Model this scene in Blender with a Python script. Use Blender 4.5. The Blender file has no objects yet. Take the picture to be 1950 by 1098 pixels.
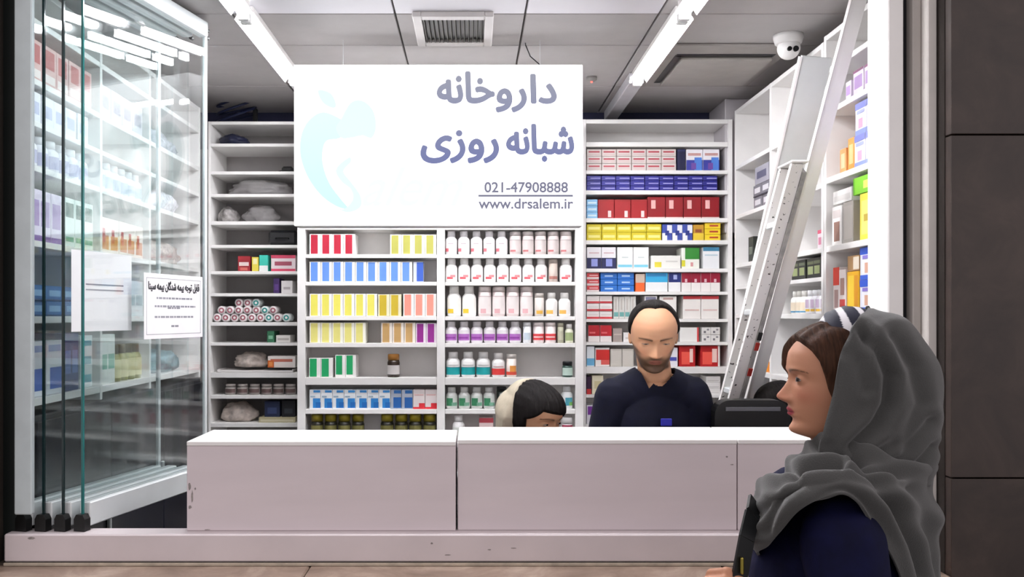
import bpy, bmesh, math, random
import numpy as np
from mathutils import Vector, Matrix
random.seed(7); np.random.seed(7)
S = bpy.context.scene
COL = S.collection
PI = math.pi

# ---------------------------------------------------------------- camera
F, CX, CY, EYE = 1700.0, 900.0, 600.0, 1.62      # focal length and principal point in pixels, eye height
cam = bpy.data.objects.new('camera', bpy.data.cameras.new('camera')); COL.objects.link(cam)
cam.location = (0, 0, EYE); cam.rotation_euler = (PI / 2, 0, 0)
cam.data.sensor_width = 36; cam.data.lens = 36 * F / 1950
cam.data.shift_x = (975 - CX) / 1950; cam.data.shift_y = (CY - 549) / 1950
cam.data.clip_start = 0.02
S.camera = cam
# ---------------------------------------------------------------- world: dim even glow of a street at night
W = bpy.data.worlds.new('street_glow'); S.world = W; W.use_nodes = True
W.node_tree.nodes['Background'].inputs[0].default_value = (1.0, 0.93, 0.95, 1)
W.node_tree.nodes['Background'].inputs[1].default_value = 0.80
S.view_settings.view_transform = 'Standard'; S.view_settings.look = 'None'
S.view_settings.exposure = 0.25; S.view_settings.gamma = 1.0
S.view_settings.use_curve_mapping = False
S.cycles.transparent_max_bounces = 40
TUBE_POWER = 115.0
SIGN_POWER = 1.9
LONG_TUBE = 72.0

# ---------------------------------------------------------------- helpers
def px(x, d): return (x - CX) / F * d
def pz(y, d): return EYE + (CY - y) / F * d
def lin(h):
    h = h.lstrip('#')
    out = []
    for i in (0, 2, 4):
        c = int(h[i:i + 2], 16) / 255
        out.append(c / 12.92 if c <= 0.04045 else ((c + 0.055) / 1.055) ** 2.4)
    return tuple(out)

_mats = {}
def mat(hexc, rough=0.5, metal=0.0, var=0.06, scale=14.0, bump=0.0, emit=None, name=None, spec=0.4, coords='Object', stretch=(1, 1, 1)):
    key = (hexc, rough, metal, var, scale, bump, emit, spec, stretch)
    if key in _mats: return _mats[key]
    m = bpy.data.materials.new(name or ('tone_' + hexc)); m.use_nodes = True
    nt = m.node_tree; b = nt.nodes['Principled BSDF']
    c = lin(hexc)
    b.inputs['Roughness'].default_value = rough; b.inputs['Metallic'].default_value = metal
    b.inputs['Specular IOR Level'].default_value = spec
    tc = nt.nodes.new('ShaderNodeTexCoord'); mp = nt.nodes.new('ShaderNodeMapping'); mp.inputs['Scale'].default_value = stretch
    nz = nt.nodes.new('ShaderNodeTexNoise'); nz.inputs['Scale'].default_value = scale; nz.inputs['Detail'].default_value = 4
    cr = nt.nodes.new('ShaderNodeValToRGB')
    cr.color_ramp.elements[0].position = 0.3; cr.color_ramp.elements[1].position = 0.7
    cr.color_ramp.elements[0].color = tuple(max(0, x * (1 - var)) for x in c) + (1,)
    cr.color_ramp.elements[1].color = tuple(min(1, x * (1 + var)) for x in c) + (1,)
    nt.links.new(tc.outputs[coords], mp.inputs[0]); nt.links.new(mp.outputs[0], nz.inputs['Vector'])
    nt.links.new(nz.outputs['Fac'], cr.inputs[0]); nt.links.new(cr.outputs[0], b.inputs['Base Color'])
    if bump:
        bp = nt.nodes.new('ShaderNodeBump'); bp.inputs['Strength'].default_value = bump; bp.inputs['Distance'].default_value = 0.01
        nt.links.new(nz.outputs['Fac'], bp.inputs['Height']); nt.links.new(bp.outputs[0], b.inputs['Normal'])
    if emit:
        b.inputs['Emission Color'].default_value = c + (1,); b.inputs['Emission Strength'].default_value = emit
    _mats[key] = m
    return m

def vmat(name, rough=0.6, bump=0.0, scale=60, sss=0.0, spec=0.35, stretch=(1, 1, 1), var=0.0, sheen=0.0):
    """material that takes its colour from the vertex colour 'tint'"""
    m = bpy.data.materials.new(name); m.use_nodes = True; nt = m.node_tree; b = nt.nodes['Principled BSDF']
    at = nt.nodes.new('ShaderNodeAttribute'); at.attribute_name = 'tint'
    b.inputs['Roughness'].default_value = rough; b.inputs['Specular IOR Level'].default_value = spec
    b.inputs['Sheen Weight'].default_value = sheen
    tc = nt.nodes.new('ShaderNodeTexCoord'); mp = nt.nodes.new('ShaderNodeMapping'); mp.inputs['Scale'].default_value = stretch
    nz = nt.nodes.new('ShaderNodeTexNoise'); nz.inputs['Scale'].default_value = scale; nz.inputs['Detail'].default_value = 5
    nt.links.new(tc.outputs['Object'], mp.inputs[0]); nt.links.new(mp.outputs[0], nz.inputs['Vector'])
    mr = nt.nodes.new('ShaderNodeMapRange'); mr.inputs['To Min'].default_value = 1 - var; mr.inputs['To Max'].default_value = 1 + var
    nt.links.new(nz.outputs['Fac'], mr.inputs['Value'])
    vm = nt.nodes.new('ShaderNodeVectorMath'); vm.operation = 'SCALE'
    nt.links.new(at.outputs['Color'], vm.inputs[0]); nt.links.new(mr.outputs[0], vm.inputs['Scale'])
    nt.links.new(vm.outputs[0], b.inputs['Base Color'])
    if sss:
        b.inputs['Subsurface Weight'].default_value = sss; b.inputs['Subsurface Radius'].default_value = (0.012, 0.005, 0.003)
        b.inputs['Subsurface Scale'].default_value = 0.6
    if bump:
        bp = nt.nodes.new('ShaderNodeBump'); bp.inputs['Strength'].default_value = bump; bp.inputs['Distance'].default_value = 0.004
        nt.links.new(nz.outputs['Fac'], bp.inputs['Height']); nt.links.new(bp.outputs[0], b.inputs['Normal'])
    return m

def glassy(name, tint, ior=1.45, rough=0.0, opac=0.0, opac_col='ffffff'):
    m = bpy.data.materials.new(name); m.use_nodes = True; nt = m.node_tree; nt.nodes.clear()
    out = nt.nodes.new('ShaderNodeOutputMaterial'); tr = nt.nodes.new('ShaderNodeBsdfTransparent'); tr.inputs[0].default_value = lin(tint) + (1,)
    gl = nt.nodes.new('ShaderNodeBsdfGlossy'); gl.inputs['Roughness'].default_value = rough
    fr = nt.nodes.new('ShaderNodeFresnel')
    ge = nt.nodes.new('ShaderNodeNewGeometry'); io = nt.nodes.new('ShaderNodeMapRange')   # same reflectance entering and leaving the sheet
    io.inputs['To Min'].default_value = ior; io.inputs['To Max'].default_value = 1 / ior
    nt.links.new(ge.outputs['Backfacing'], io.inputs['Value']); nt.links.new(io.outputs[0], fr.inputs[0])
    mx = nt.nodes.new('ShaderNodeMixShader'); nt.links.new(fr.outputs[0], mx.inputs[0]); nt.links.new(tr.outputs[0], mx.inputs[1]); nt.links.new(gl.outputs[0], mx.inputs[2])
    last = mx
    if opac:
        df = nt.nodes.new('ShaderNodeBsdfDiffuse'); df.inputs[0].default_value = lin(opac_col) + (1,)
        m2 = nt.nodes.new('ShaderNodeMixShader'); m2.inputs[0].default_value = opac
        nt.links.new(mx.outputs[0], m2.inputs[1]); nt.links.new(df.outputs[0], m2.inputs[2]); last = m2
    nt.links.new(last.outputs[0], out.inputs[0])
    return m

class MB:
    def __init__(s): s.v = []; s.f = []; s.m = []
    def add(s, v, f, mi=0):
        n = len(s.v); s.v += [tuple(p) for p in v]
        for q in f: s.f.append(tuple(i + n for i in q)); s.m.append(mi)
        return s
    def box(s, x0, x1, y0, y1, z0, z1, mi=0):
        v = [(x0, y0, z0), (x1, y0, z0), (x1, y1, z0), (x0, y1, z0), (x0, y0, z1), (x1, y0, z1), (x1, y1, z1), (x0, y1, z1)]
        return s.add(v, [(0, 3, 2, 1), (4, 5, 6, 7), (0, 1, 5, 4), (1, 2, 6, 5), (2, 3, 7, 6), (3, 0, 4, 7)], mi)
    def bbox(s, x0, x1, y0, y1, z0, z1, b=0.002, mi=0):
        """box with chamfered edges"""
        b = min(b, (x1 - x0) / 2.5, (y1 - y0) / 2.5, (z1 - z0) / 2.5)
        bm = bmesh.new(); bmesh.ops.create_cube(bm, size=1)
        for p in bm.verts: p.co = (x0 + (p.co.x + .5) * (x1 - x0), y0 + (p.co.y + .5) * (y1 - y0), z0 + (p.co.z + .5) * (z1 - z0))
        bmesh.ops.bevel(bm, geom=bm.edges[:], offset=b, segments=1, affect='EDGES')
        bm.verts.index_update()
        s.add([p.co[:] for p in bm.verts], [tuple(q.index for q in f.verts) for f in bm.faces], mi); bm.free()
        return s
    def lathe(s, prof, n=16, c=(0, 0, 0), mi=0, axis='Z'):
        v = []; f = []
        for r, z in prof:
            for k in range(n):
                a = 2 * PI * k / n
                p = (r * math.cos(a), r * math.sin(a), z)
                if axis == 'Y': p = (p[0], p[2], p[1])
                if axis == 'X': p = (p[2], p[0], p[1])
                v.append((p[0] + c[0], p[1] + c[1], p[2] + c[2]))
        for j in range(len(prof) - 1):
            for k in range(n):
                f.append((j * n + k, j * n + (k + 1) % n, (j + 1) * n + (k + 1) % n, (j + 1) * n + k))
        f.append(tuple(range(n))[::-1]); f.append(tuple((len(prof) - 1) * n + k for k in range(n)))
        return s.add(v, f, mi)
    def tube(s, pts, r, n=8, mi=0):
        pts = [Vector(p) for p in pts]; rr = r if isinstance(r, (list, tuple)) else [r] * len(pts)
        v = []; f = []
        for i, p in enumerate(pts):
            t = (pts[min(i + 1, len(pts) - 1)] - pts[max(i - 1, 0)]).normalized()
            a = t.cross(Vector((0, 0, 1)) if abs(t.z) < .9 else Vector((1, 0, 0))).normalized(); b = t.cross(a)
            for k in range(n):
                g = 2 * PI * k / n; v.append(p + (a * math.cos(g) + b * math.sin(g)) * rr[i])
        for j in range(len(pts) - 1):
            for k in range(n): f.append((j * n + k, j * n + (k + 1) % n, (j + 1) * n + (k + 1) % n, (j + 1) * n + k))
        f.append(tuple(range(n))[::-1]); f.append(tuple((len(pts) - 1) * n + k for k in range(n)))
        return s.add(v, f, mi)
    def bar(s, p0, p1, w, t, up=(0, 1, 0), mi=0):
        """rectangular bar from p0 to p1; w across, t along up"""
        p0 = Vector(p0); p1 = Vector(p1); d = (p1 - p0).normalized(); u = Vector(up); u = (u - d * u.dot(d)).normalized(); a = d.cross(u)
        v = [p + a * (sx * w / 2) + u * (sy * t / 2) for p in (p0, p1) for sx, sy in ((-1, -1), (1, -1), (1, 1), (-1, 1))]
        return s.add(v, [(3, 2, 1, 0), (4, 5, 6, 7), (0, 1, 5, 4), (1, 2, 6, 5), (2, 3, 7, 6), (3, 0, 4, 7)], mi)
    def prism(s, pts, y0, y1, mi=0):
        """outline in x-z extruded along y"""
        n = len(pts)
        v = [(x, y0, z) for x, z in pts] + [(x, y1, z) for x, z in pts]
        return s.add(v, [tuple(range(n)), tuple(range(2 * n - 1, n - 1, -1))] + [(k, k + n, (k + 1) % n + n, (k + 1) % n) for k in range(n)], mi)
    def sphere(s, c, r, n=14, m=9, mi=0):
        if not isinstance(r, (tuple, list)): r = (r, r, r)
        v = []; f = []
        for i in range(m + 1):
            t = PI * i / m
            for k in range(n):
                a = 2 * PI * k / n
                v.append((c[0] + r[0] * math.sin(t) * math.cos(a), c[1] + r[1] * math.sin(t) * math.sin(a), c[2] + r[2] * math.cos(t)))
        for i in range(m):
            for k in range(n): f.append((i * n + k, (i + 1) * n + k, (i + 1) * n + (k + 1) % n, i * n + (k + 1) % n))
        return s.add(v, f, mi)
    def capsule(s, p0, p1, r0, r1, n=28):
        p0 = np.array(p0, float); p1 = np.array(p1, float); d = p1 - p0; L = np.linalg.norm(d); d = d / max(L, 1e-9)
        a = np.cross(d, (0, 0, 1) if abs(d[2]) < .9 else (1, 0, 0)); a /= np.linalg.norm(a); b = np.cross(d, a)
        rings = []
        for t in (-88, -60, -30, 0): rings.append((p0 + d * r0 * math.sin(math.radians(t)), r0 * math.cos(math.radians(t))))
        for t in (0, 30, 60, 88): rings.append((p1 + d * r1 * math.sin(math.radians(t)), r1 * math.cos(math.radians(t))))
        v = []; f = []
        for c, r in rings:
            for k in range(n):
                g = 2 * PI * k / n; v.append(c + (a * math.cos(g) + b * math.sin(g)) * r)
        for j in range(len(rings) - 1):
            for k in range(n): f.append((j * n + k, j * n + (k + 1) % n, (j + 1) * n + (k + 1) % n, (j + 1) * n + k))
        f.append(tuple(range(n))[::-1]); f.append(tuple((len(rings) - 1) * n + k for k in range(n)))
        return s.add(v, f)
    def mesh(s, name, mats, smooth=False):
        me = bpy.data.meshes.new(name); me.from_pydata(s.v, [], s.f)
        for m in (mats if isinstance(mats, (list, tuple)) else [mats]): me.materials.append(m)
        me.polygons.foreach_set('material_index', s.m)
        if smooth: me.polygons.foreach_set('use_smooth', [True] * len(me.polygons))
        bm = bmesh.new(); bm.from_mesh(me); bmesh.ops.recalc_face_normals(bm, faces=bm.faces[:]); bm.to_mesh(me); bm.free()
        me.update(); return me

def link(name, me, parent=None, loc=(0, 0, 0), rz=0.0):
    o = bpy.data.objects.new(name, me); COL.objects.link(o); o.location = loc; o.rotation_euler = (0, 0, rz)
    if parent: o.parent = parent
    return o
def obj(name, mb, mats, parent=None, loc=(0, 0, 0), rz=0.0, smooth=False): return link(name, mb.mesh(name, mats, smooth), parent, loc, rz)
def tag(o, label, cat, group=None):
    o['label'] = label; o['category'] = cat
    if group: o['group'] = group
    return o
def thing(name, label, cat, loc=(0, 0, 0), rz=0.0, group=None): return tag(link(name, None, None, loc, rz), label, cat, group)
def struct(name, mb, mats, parent=None, loc=(0, 0, 0)):
    o = obj(name, mb, mats, parent, loc)
    if not parent: o['kind'] = 'structure'
    return o
ORD = ['first', 'second', 'third', 'fourth', 'fifth', 'sixth', 'seventh', 'eighth', 'ninth', 'tenth', 'eleventh', 'twelfth', 'thirteenth', 'fourteenth', 'fifteenth', 'sixteenth', 'seventeenth', 'eighteenth']

# ---------------------------------------------------------------- materials of the place
WHITE = mat('f1efed', 0.35, var=0.02, name='white_laminate')
WHITE2 = mat('dedad8', 0.5, var=0.03, name='white_paint')
COUNTER = mat('d8cdd0', 0.35, var=0.03, scale=3, name='counter_laminate', stretch=(1, 1, 6))
SILLM = mat('d2c8ca', 0.45, var=0.06, scale=5, name='sill_paint')
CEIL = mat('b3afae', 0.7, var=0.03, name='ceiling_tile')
CEIL_LIT = mat('f0eef4', 0.5, var=0.01, name='ceiling_tile_lit')  # paler tile colour carries the bright lamplight on the front ceiling row
WALLSHADE = mat('2b2c48', 0.7, var=0.08, name='wall_shade_blue')  # shadow on the wall above the shelves, put into the colour
ALU = mat('dde2e3', 0.35, 0.25, var=0.03, name='aluminium')
BLACK = mat('0c0c0d', 0.4, var=0.1, name='black_plastic')
DARK = mat('15161b', 0.4, var=0.15, name='dark_gap')
FLOORM = mat('26262a', 0.4, var=0.2, name='dark_floor')
GLASS = glassy('pane_glass', 'fcfefe', 1.52)
CLEARBAG = glassy('clear_bag', 'dcdcdc', 1.45, 0.12, 0.30, 'd8d4d4')
GEDGE = mat('0e2628', 0.15, var=0.1, name='glass_edge_dark'); GEDGE2 = mat('1f6a68', 0.15, var=0.1, name='glass_edge_teal')

def stone(name, c1, c2, c3, sc, rough=0.45):
    m = bpy.data.materials.new(name); m.use_nodes = True; nt = m.node_tree; b = nt.nodes['Principled BSDF']; b.inputs['Roughness'].default_value = rough
    tc = nt.nodes.new('ShaderNodeTexCoord'); n1 = nt.nodes.new('ShaderNodeTexNoise'); n1.inputs['Scale'].default_value = sc; n1.inputs['Detail'].default_value = 8; n1.inputs['Roughness'].default_value = .65
    n1.inputs['Distortion'].default_value = .6
    cr = nt.nodes.new('ShaderNodeValToRGB'); e = cr.color_ramp.elements
    e[0].position = .3; e[0].color = lin(c1) + (1,); e[1].position = .75; e[1].color = lin(c3) + (1,); x = e.new(.52); x.color = lin(c2) + (1,)
    nt.links.new(tc.outputs['Object'], n1.inputs['Vector']); nt.links.new(n1.outputs['Fac'], cr.inputs[0]); nt.links.new(cr.outputs[0], b.inputs['Base Color'])
    bp = nt.nodes.new('ShaderNodeBump'); bp.inputs['Strength'].default_value = .15; bp.inputs['Distance'].default_value = .004
    nt.links.new(n1.outputs['Fac'], bp.inputs['Height']); nt.links.new(bp.outputs[0], b.inputs['Normal'])
    return m
STONE_D = stone('dark_stone', '2c2320', '382d28', '463933', 6)
STONE_B = stone('brown_marble', '6b5a4e', '8f7b6d', 'b5a395', 7, .4)
STONE_L = stone('left_stone', '7d766b', 'a09788', 'b8b0a2', 9)
PAVE = stone('pavement', '3c3835', '504a46', '625b56', 3, .7)

# ---------------------------------------------------------------- the setting
XL, XR, DB, ZC = -1.50, 1.50, 4.42, 2.62
struct('ground', MB().box(-6, 6, -4, 2.30, -.1, 0), PAVE)
struct('floor', MB().box(XL - .1, XR + .1, 2.30, DB + .1, -.1, 0), FLOORM)
wb = struct('wall_back', MB().box(XL - .1, XR + .1, DB, DB + .1, 0, ZC + .1), WHITE2)
struct('upper_shade', MB().box(XL, XR, DB - .012, DB - .001, 2.44, ZC), WALLSHADE, wb)
struct('wall_left', MB().box(XL - .1, XL, 2.42, DB, 0, ZC + .1), WHITE2)
struct('wall_right', MB().box(XR, XR + .1, 2.42, DB, 0, ZC + .1), WHITE2)
# ceiling: slab with panels laid below it, joints left open
ceil = struct('ceiling', MB().box(XL, XR, 2.30, DB, ZC + .012, ZC + .1), mat('55524f', .8, name='ceiling_slab'))
xs = [XL, -.80, -.258, .175, .62, XR]; ds = [2.43, 2.965, 3.31, 3.90, DB]
for i in range(5):
    for j in range(4):
        g = .0035
        if i in (0,) : pass
        m = CEIL_LIT if (j == 0 and i in (1, 2, 3)) else CEIL
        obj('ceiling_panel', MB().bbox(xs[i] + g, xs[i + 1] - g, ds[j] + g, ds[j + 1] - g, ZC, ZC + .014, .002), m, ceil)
# storefront: parapet below the window, sill, stone facing, frames
wf = struct('wall_front', MB().box(-1.60, 1.60, 2.372, 2.43, 0, .962), mat('4a4038', .8, name='mortar'))
xj = [-1.60, -.43, .66, 1.2155]
for i in range(3):
    obj('ledge_slab', MB().bbox(xj[i] + .001, xj[i + 1] - .001, 2.20, 2.374, 0.925, .9575, .004), STONE_B, wf)
    obj('stone_slab', MB().bbox(xj[i] + .002, xj[i + 1] - .002, 2.345, 2.374, 0.50, .922, .003), STONE_B, wf)
    obj('stone_slab', MB().bbox(xj[i] + .002, xj[i + 1] - .002, 2.345, 2.374, 0.01, .497, .003), STONE_B, wf)
obj('mortar_line', MB().bbox(-1.24, 1.146, 2.358, 2.3655, .958, .9655, .001), mat('b9ad9c', .8, var=.2, scale=30, name='pale_mortar'), wf)
sill = struct('trim_1', MB().bbox(-1.243, 1.146, 2.366, 2.437, .966, 1.040, .004), SILLM)
struct('wall_inner', MB().box(-.765, 1.40, 2.445, 2.62, 0, 1.0395), WHITE2)
# dark stone wall on the right, slabs with joints
ws = struct('wall_stone', MB().box(1.216, 4.2, 2.30, 2.42, 0, 3.2), mat('241d19', .9, name='stone_joint_dark'))
for x0, x1 in ((1.218, 1.92), (1.924, 2.63), (2.634, 4.2)):
    for z0, z1 in ((0, .33), (.333, 1.203), (1.207, 2.077), (2.081, 2.95), (2.953, 3.2)):
        obj('stone_slab', MB().bbox(x0, x1 - .001, 2.272, 2.302, z0 + .0005, z1 + .0005, .0012), STONE_D, ws)
wl = struct('wall_stone_left', MB().box(-4.2, -1.262, 2.33, 2.42, 0, 3.2), mat('2c2520', .9, name='stone_joint'))
for z0, z1 in ((0, .33), (.333, 1.203), (1.207, 2.077), (2.081, 2.95), (2.953, 3.2)):
    obj('stone_slab', MB().bbox(-4.2, -1.264, 2.302, 2.334, z0, z1, .002), STONE_L, wl)
struct('wall_lintel', MB().box(-1.262, 1.216, 2.32, 2.42, 2.66, 3.2), STONE_D)
# right jamb profiles
struct('trim_2', MB().bbox(1.1055, 1.147, 2.375, 2.50, 1.04, 2.66, .003), WHITE)
struct('trim_3', MB().box(1.148, 1.166, 2.40, 2.44, .966, 2.66), DARK)
struct('trim_4', MB().bbox(1.1665, 1.1895, 2.365, 2.44, .966, 2.66, .003), mat('aaa49f', .5, name='grey_profile'))
struct('trim_5', MB().bbox(1.190, 1.2155, 2.335, 2.44, .966, 2.66, .003), mat('dcd7d2', .5, name='pale_profile'))
# left jamb profiles
struct('trim_6', MB().box(-1.262, -1.2195, 2.40, 2.44, .966, 2.66), mat('0c1312', .4, name='black_gasket'))
struct('trim_7', MB().bbox(-1.219, -1.172, 2.372, 2.391, 1.09, 2.66, .003), mat('c2ccce', .35, .1, name='jamb_aluminium'))
struct('trim_8', MB().bbox(-1.219, 1.147, 2.38, 2.48, 2.60, 2.66, .003), ALU)

# ---------------------------------------------------------------- counter boxes on the sill
def counter(x0, x1, y0, y1, z0, z1, label, lip=.0):
    t = thing('counter_box', label, 'counter', ((x0 + x1) / 2, y0, z0), group='white counter boxes along the sill')
    w = (x1 - x0) / 2; D = y1 - y0; H = z1 - z0
    obj('front_panel', MB().bbox(-w, w, 0, .018, 0, H - .012, .0015), COUNTER, t)
    obj('top_panel', MB().bbox(-w, w, -.002, D, H - .0118, H, .0015), WHITE, t)
    for s in (-1, 1): obj('side_panel', MB().bbox(s * (w - .016) - .016 * (s < 0) + (0 if s < 0 else 0), s * (w - .016) + .016 * (s > 0), .0185, D, 0, H - .0122, .0012), COUNTER, t)
    obj('back_panel', MB().bbox(-w + .017, w - .017, D - .018, D, 0, H - .0122, .0012), COUNTER, t)
    return t
ZT = 1.281
counter(-.769, -.0455, 2.402, 2.645, 1.0405, ZT, 'long white counter box with scuffed left end beside the folded glass doors')
counter(-.040, .7125, 2.408, 2.68, 1.0405, ZT + .004, 'long white counter box in front of the man in navy scrubs')
counter(.7155, 1.098, 2.408, 2.68, 1.0405, ZT + .004, 'white counter box mostly hidden behind the woman in the grey scarf')
S_scuff = mat('8c8583', .7, var=.4, scale=80, name='scuff')
SCUFFS = [o for o in bpy.data.objects if o.name.startswith('counter_box')]
def scuff(parent, x, y, d, w, h, seed):
    r_ = random.Random(seed); n = 12
    pts = [(px(x, d) - parent.location.x + w * (.6 + .4 * r_.random()) * math.cos(2 * PI * k / n), pz(y, d) - parent.location.z + h * (.6 + .4 * r_.random()) * math.sin(2 * PI * k / n)) for k in range(n)]
    yy_ = d - parent.location.y; obj('scuff_mark', MB().prism(pts, yy_ - .0006, yy_ + .0004), S_scuff, parent)
for k, (x, y, w, h) in enumerate(((361, 925, .004, .012), (366, 945, .003, .02), (362, 965, .005, .006), (372, 930, .0025, .004))): scuff(SCUFFS[0], x, y, 2.402, w, h, k)
for k, (x, y, w, h) in enumerate(((1384, 869, .0035, .003), (1394, 884, .005, .002))): scuff(SCUFFS[1], x, y, 2.408, w, h, 9 + k)
for k, (x, y, w, h) in enumerate(((822, 1034, .004, .003), (932, 1046, .006, .002), (978, 1043, .008, .002), (852, 1056, .010, .002), (60, 1024, .012, .004), (395, 1008, .010, .0015))): scuff(sill, x, y, 2.366, w, h, 20 + k)

# ---------------------------------------------------------------- lit sign
def text_mesh(body, size, mats, off=0.0, shear=0.0, extr=.0006):
    cu = bpy.data.curves.new('lettering', 'FONT'); cu.body = body; cu.size = size; cu.offset = off; cu.extrude = extr; cu.shear = shear; cu.resolution_u = 6
    o = bpy.data.objects.new('tmp', cu); COL.objects.link(o)
    dg = bpy.context.evaluated_depsgraph_get(); me = bpy.data.meshes.new_from_object(o.evaluated_get(dg))
    bpy.data.objects.remove(o)
    n = len(me.vertices); co = np.empty(n * 3, 'f'); me.vertices.foreach_get('co', co); co = co.reshape(-1, 3)
    return me, co
def lettering(name, body, x0, x1, z0, z1, y, mtl, parent, off=.0, shear=0, bold=0):
    """text fitted into the rectangle x0..x1, z0..z1 on a plane facing -y"""
    me, co = text_mesh(body, 1.0, None, off, shear)
    mn = co.min(0); mx = co.max(0)
    new = np.empty_like(co)
    new[:, 0] = x0 + (co[:, 0] - mn[0]) / (mx[0] - mn[0]) * (x1 - x0)
    new[:, 2] = z0 + (co[:, 1] - mn[1]) / (mx[1] - mn[1]) * (z1 - z0)
    new[:, 1] = y - (co[:, 2] - mn[2]) * .6
    me.vertices.foreach_set('co', new.ravel()); me.materials.clear(); me.materials.append(mtl); me.update()
    if bold:      # heavier strokes: the outline swept in a small circle
        bm = bmesh.new()
        for k in range(8):
            n0 = len(bm.verts); bm.from_mesh(me); bm.verts.ensure_lookup_table()
            for v in bm.verts[n0:]: v.co.x += bold * math.cos(k * PI / 4); v.co.z += bold * math.sin(k * PI / 4); v.co.y -= k * .00002
        bm.to_mesh(me); bm.free()
    return link(name, me, parent)
# Persian letter forms: isolated, final, initial, medial
AR = {'ا': 'ﺍﺎ', 'د': 'ﺩﺪ', 'ر': 'ﺭﺮ', 'ز': 'ﺯﺰ', 'و': 'ﻭﻮ', 'ب': 'ﺏﺐﺑﺒ', 'ت': 'ﺕﺖﺗﺘ', 'ج': 'ﺝﺞﺟﺠ', 'خ': 'ﺥﺦﺧﺨ', 'س': 'ﺱﺲﺳﺴ', 'ش': 'ﺵﺶﺷﺸ',
      'ق': 'ﻕﻖﻗﻘ', 'گ': 'ﮒﮓﮔﮕ', 'ل': 'ﻝﻞﻟﻠ', 'م': 'ﻡﻢﻣﻤ', 'ن': 'ﻥﻦﻧﻨ', 'ه': 'ﻩﻪﻫﻬ', 'ی': 'ﯼﯽﯾﯿ'}
def shape(s):
    out = []
    for i, c in enumerate(s):
        if c not in AR: out.append(c); continue
        prev = i > 0 and s[i - 1] in AR and len(AR[s[i - 1]]) == 4
        nxt = i + 1 < len(s) and s[i + 1] in AR and len(AR[c]) == 4
        k = 3 if prev and nxt else 1 if prev else 2 if nxt else 0
        out.append(AR[c][k])
    return ''.join(out[::-1])

def emis(name, c1, c2=None, strength=1.0, z0=0, z1=1, x0=0, x1=1):
    m = bpy.data.materials.new(name); m.use_nodes = True; nt = m.node_tree; b = nt.nodes['Principled BSDF']
    b.inputs['Base Color'].default_value = (.01, .01, .01, 1); b.inputs['Roughness'].default_value = .6; b.inputs['Specular IOR Level'].default_value = 0
    b.inputs['Emission Strength'].default_value = strength; b.inputs['Emission Color'].default_value = lin(c1) + (1,)
    tc = nt.nodes.new('ShaderNodeTexCoord'); nz = nt.nodes.new('ShaderNodeTexNoise'); nz.inputs['Scale'].default_value = 2
    mp = nt.nodes.new('ShaderNodeSeparateXYZ'); mr = nt.nodes.new('ShaderNodeMapRange')
    mx = nt.nodes.new('ShaderNodeMix'); mx.data_type = 'RGBA'
    mx.inputs['A'].default_value = lin(c1) + (1,); mx.inputs['B'].default_value = lin(c2 or c1) + (1,)
    nt.links.new(tc.outputs['Object'], mp.inputs[0]); nt.links.new(mp.outputs['Z'], mr.inputs['Value'])
    mr.inputs['From Min'].default_value = z0; mr.inputs['From Max'].default_value = z1
    nt.links.new(mr.outputs[0], mx.inputs['Factor']); nt.links.new(mx.outputs['Result'], b.inputs['Emission Color'])
    return m
DS = 3.20
def sx(x): return px(x, DS)
def sz(y): return pz(y, DS)
sign = thing('hanging_sign', 'lit white pharmacy sign with grey Persian lettering hanging above the counter', 'sign', (0, DS, 0))
SX0, SX1, SZ0, SZ1 = sx(559), sx(1110), sz(430), sz(122)
obj('frame', MB().bbox(SX0, SX1, .006, .09, SZ0, SZ1, .003), mat('dcdcdc', .4, name='sign_frame'), sign)
SIGNW = emis('sign_face', 'fffdff', strength=SIGN_POWER)
fb = MB().bbox(SX0 + .002, SX1 - .002, 0, .0065, SZ0 + .002, SZ1 - .002, .001)
obj('face_panel', fb, SIGNW, sign)
TXT = emis('sign_text', '7b82b2', 'a2a4b6', .80, sz(300), sz(150))
lettering('lettering', shape('خانه'), sx(834), sx(940), sz(195), sz(138), -.0008, TXT, sign, 0, 0, .0046)
lettering('lettering', shape('دارو'), sx(946), sx(1058), sz(212), sz(143), -.0008, TXT, sign, 0, 0, .0046)
lettering('lettering', shape('شبانه'), sx(966), sx(1091), sz(306), sz(238), -.0008, TXT, sign, 0, 0, .0046)
lettering('lettering', shape('روزی'), sx(803), sx(948), sz(309), sz(250), -.0008, TXT, sign, 0, 0, .0046)
TXT2 = emis('sign_text_small', '83839a', '83839a', .8)
lettering('lettering', '021-47908888', sx(923), sx(1081), sz(366), sz(347), -.0008, TXT2, sign, 0, 0, .0012)
lettering('lettering', 'www.drsalem.ir', sx(912), sx(1091), sz(397), sz(378), -.0008, TXT2, sign, 0, 0, .0012)
obj('rule_line', MB().box(sx(911), sx(1091), -.0008, 0, sz(374.5), sz(370.5)), TXT2, sign)
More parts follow.
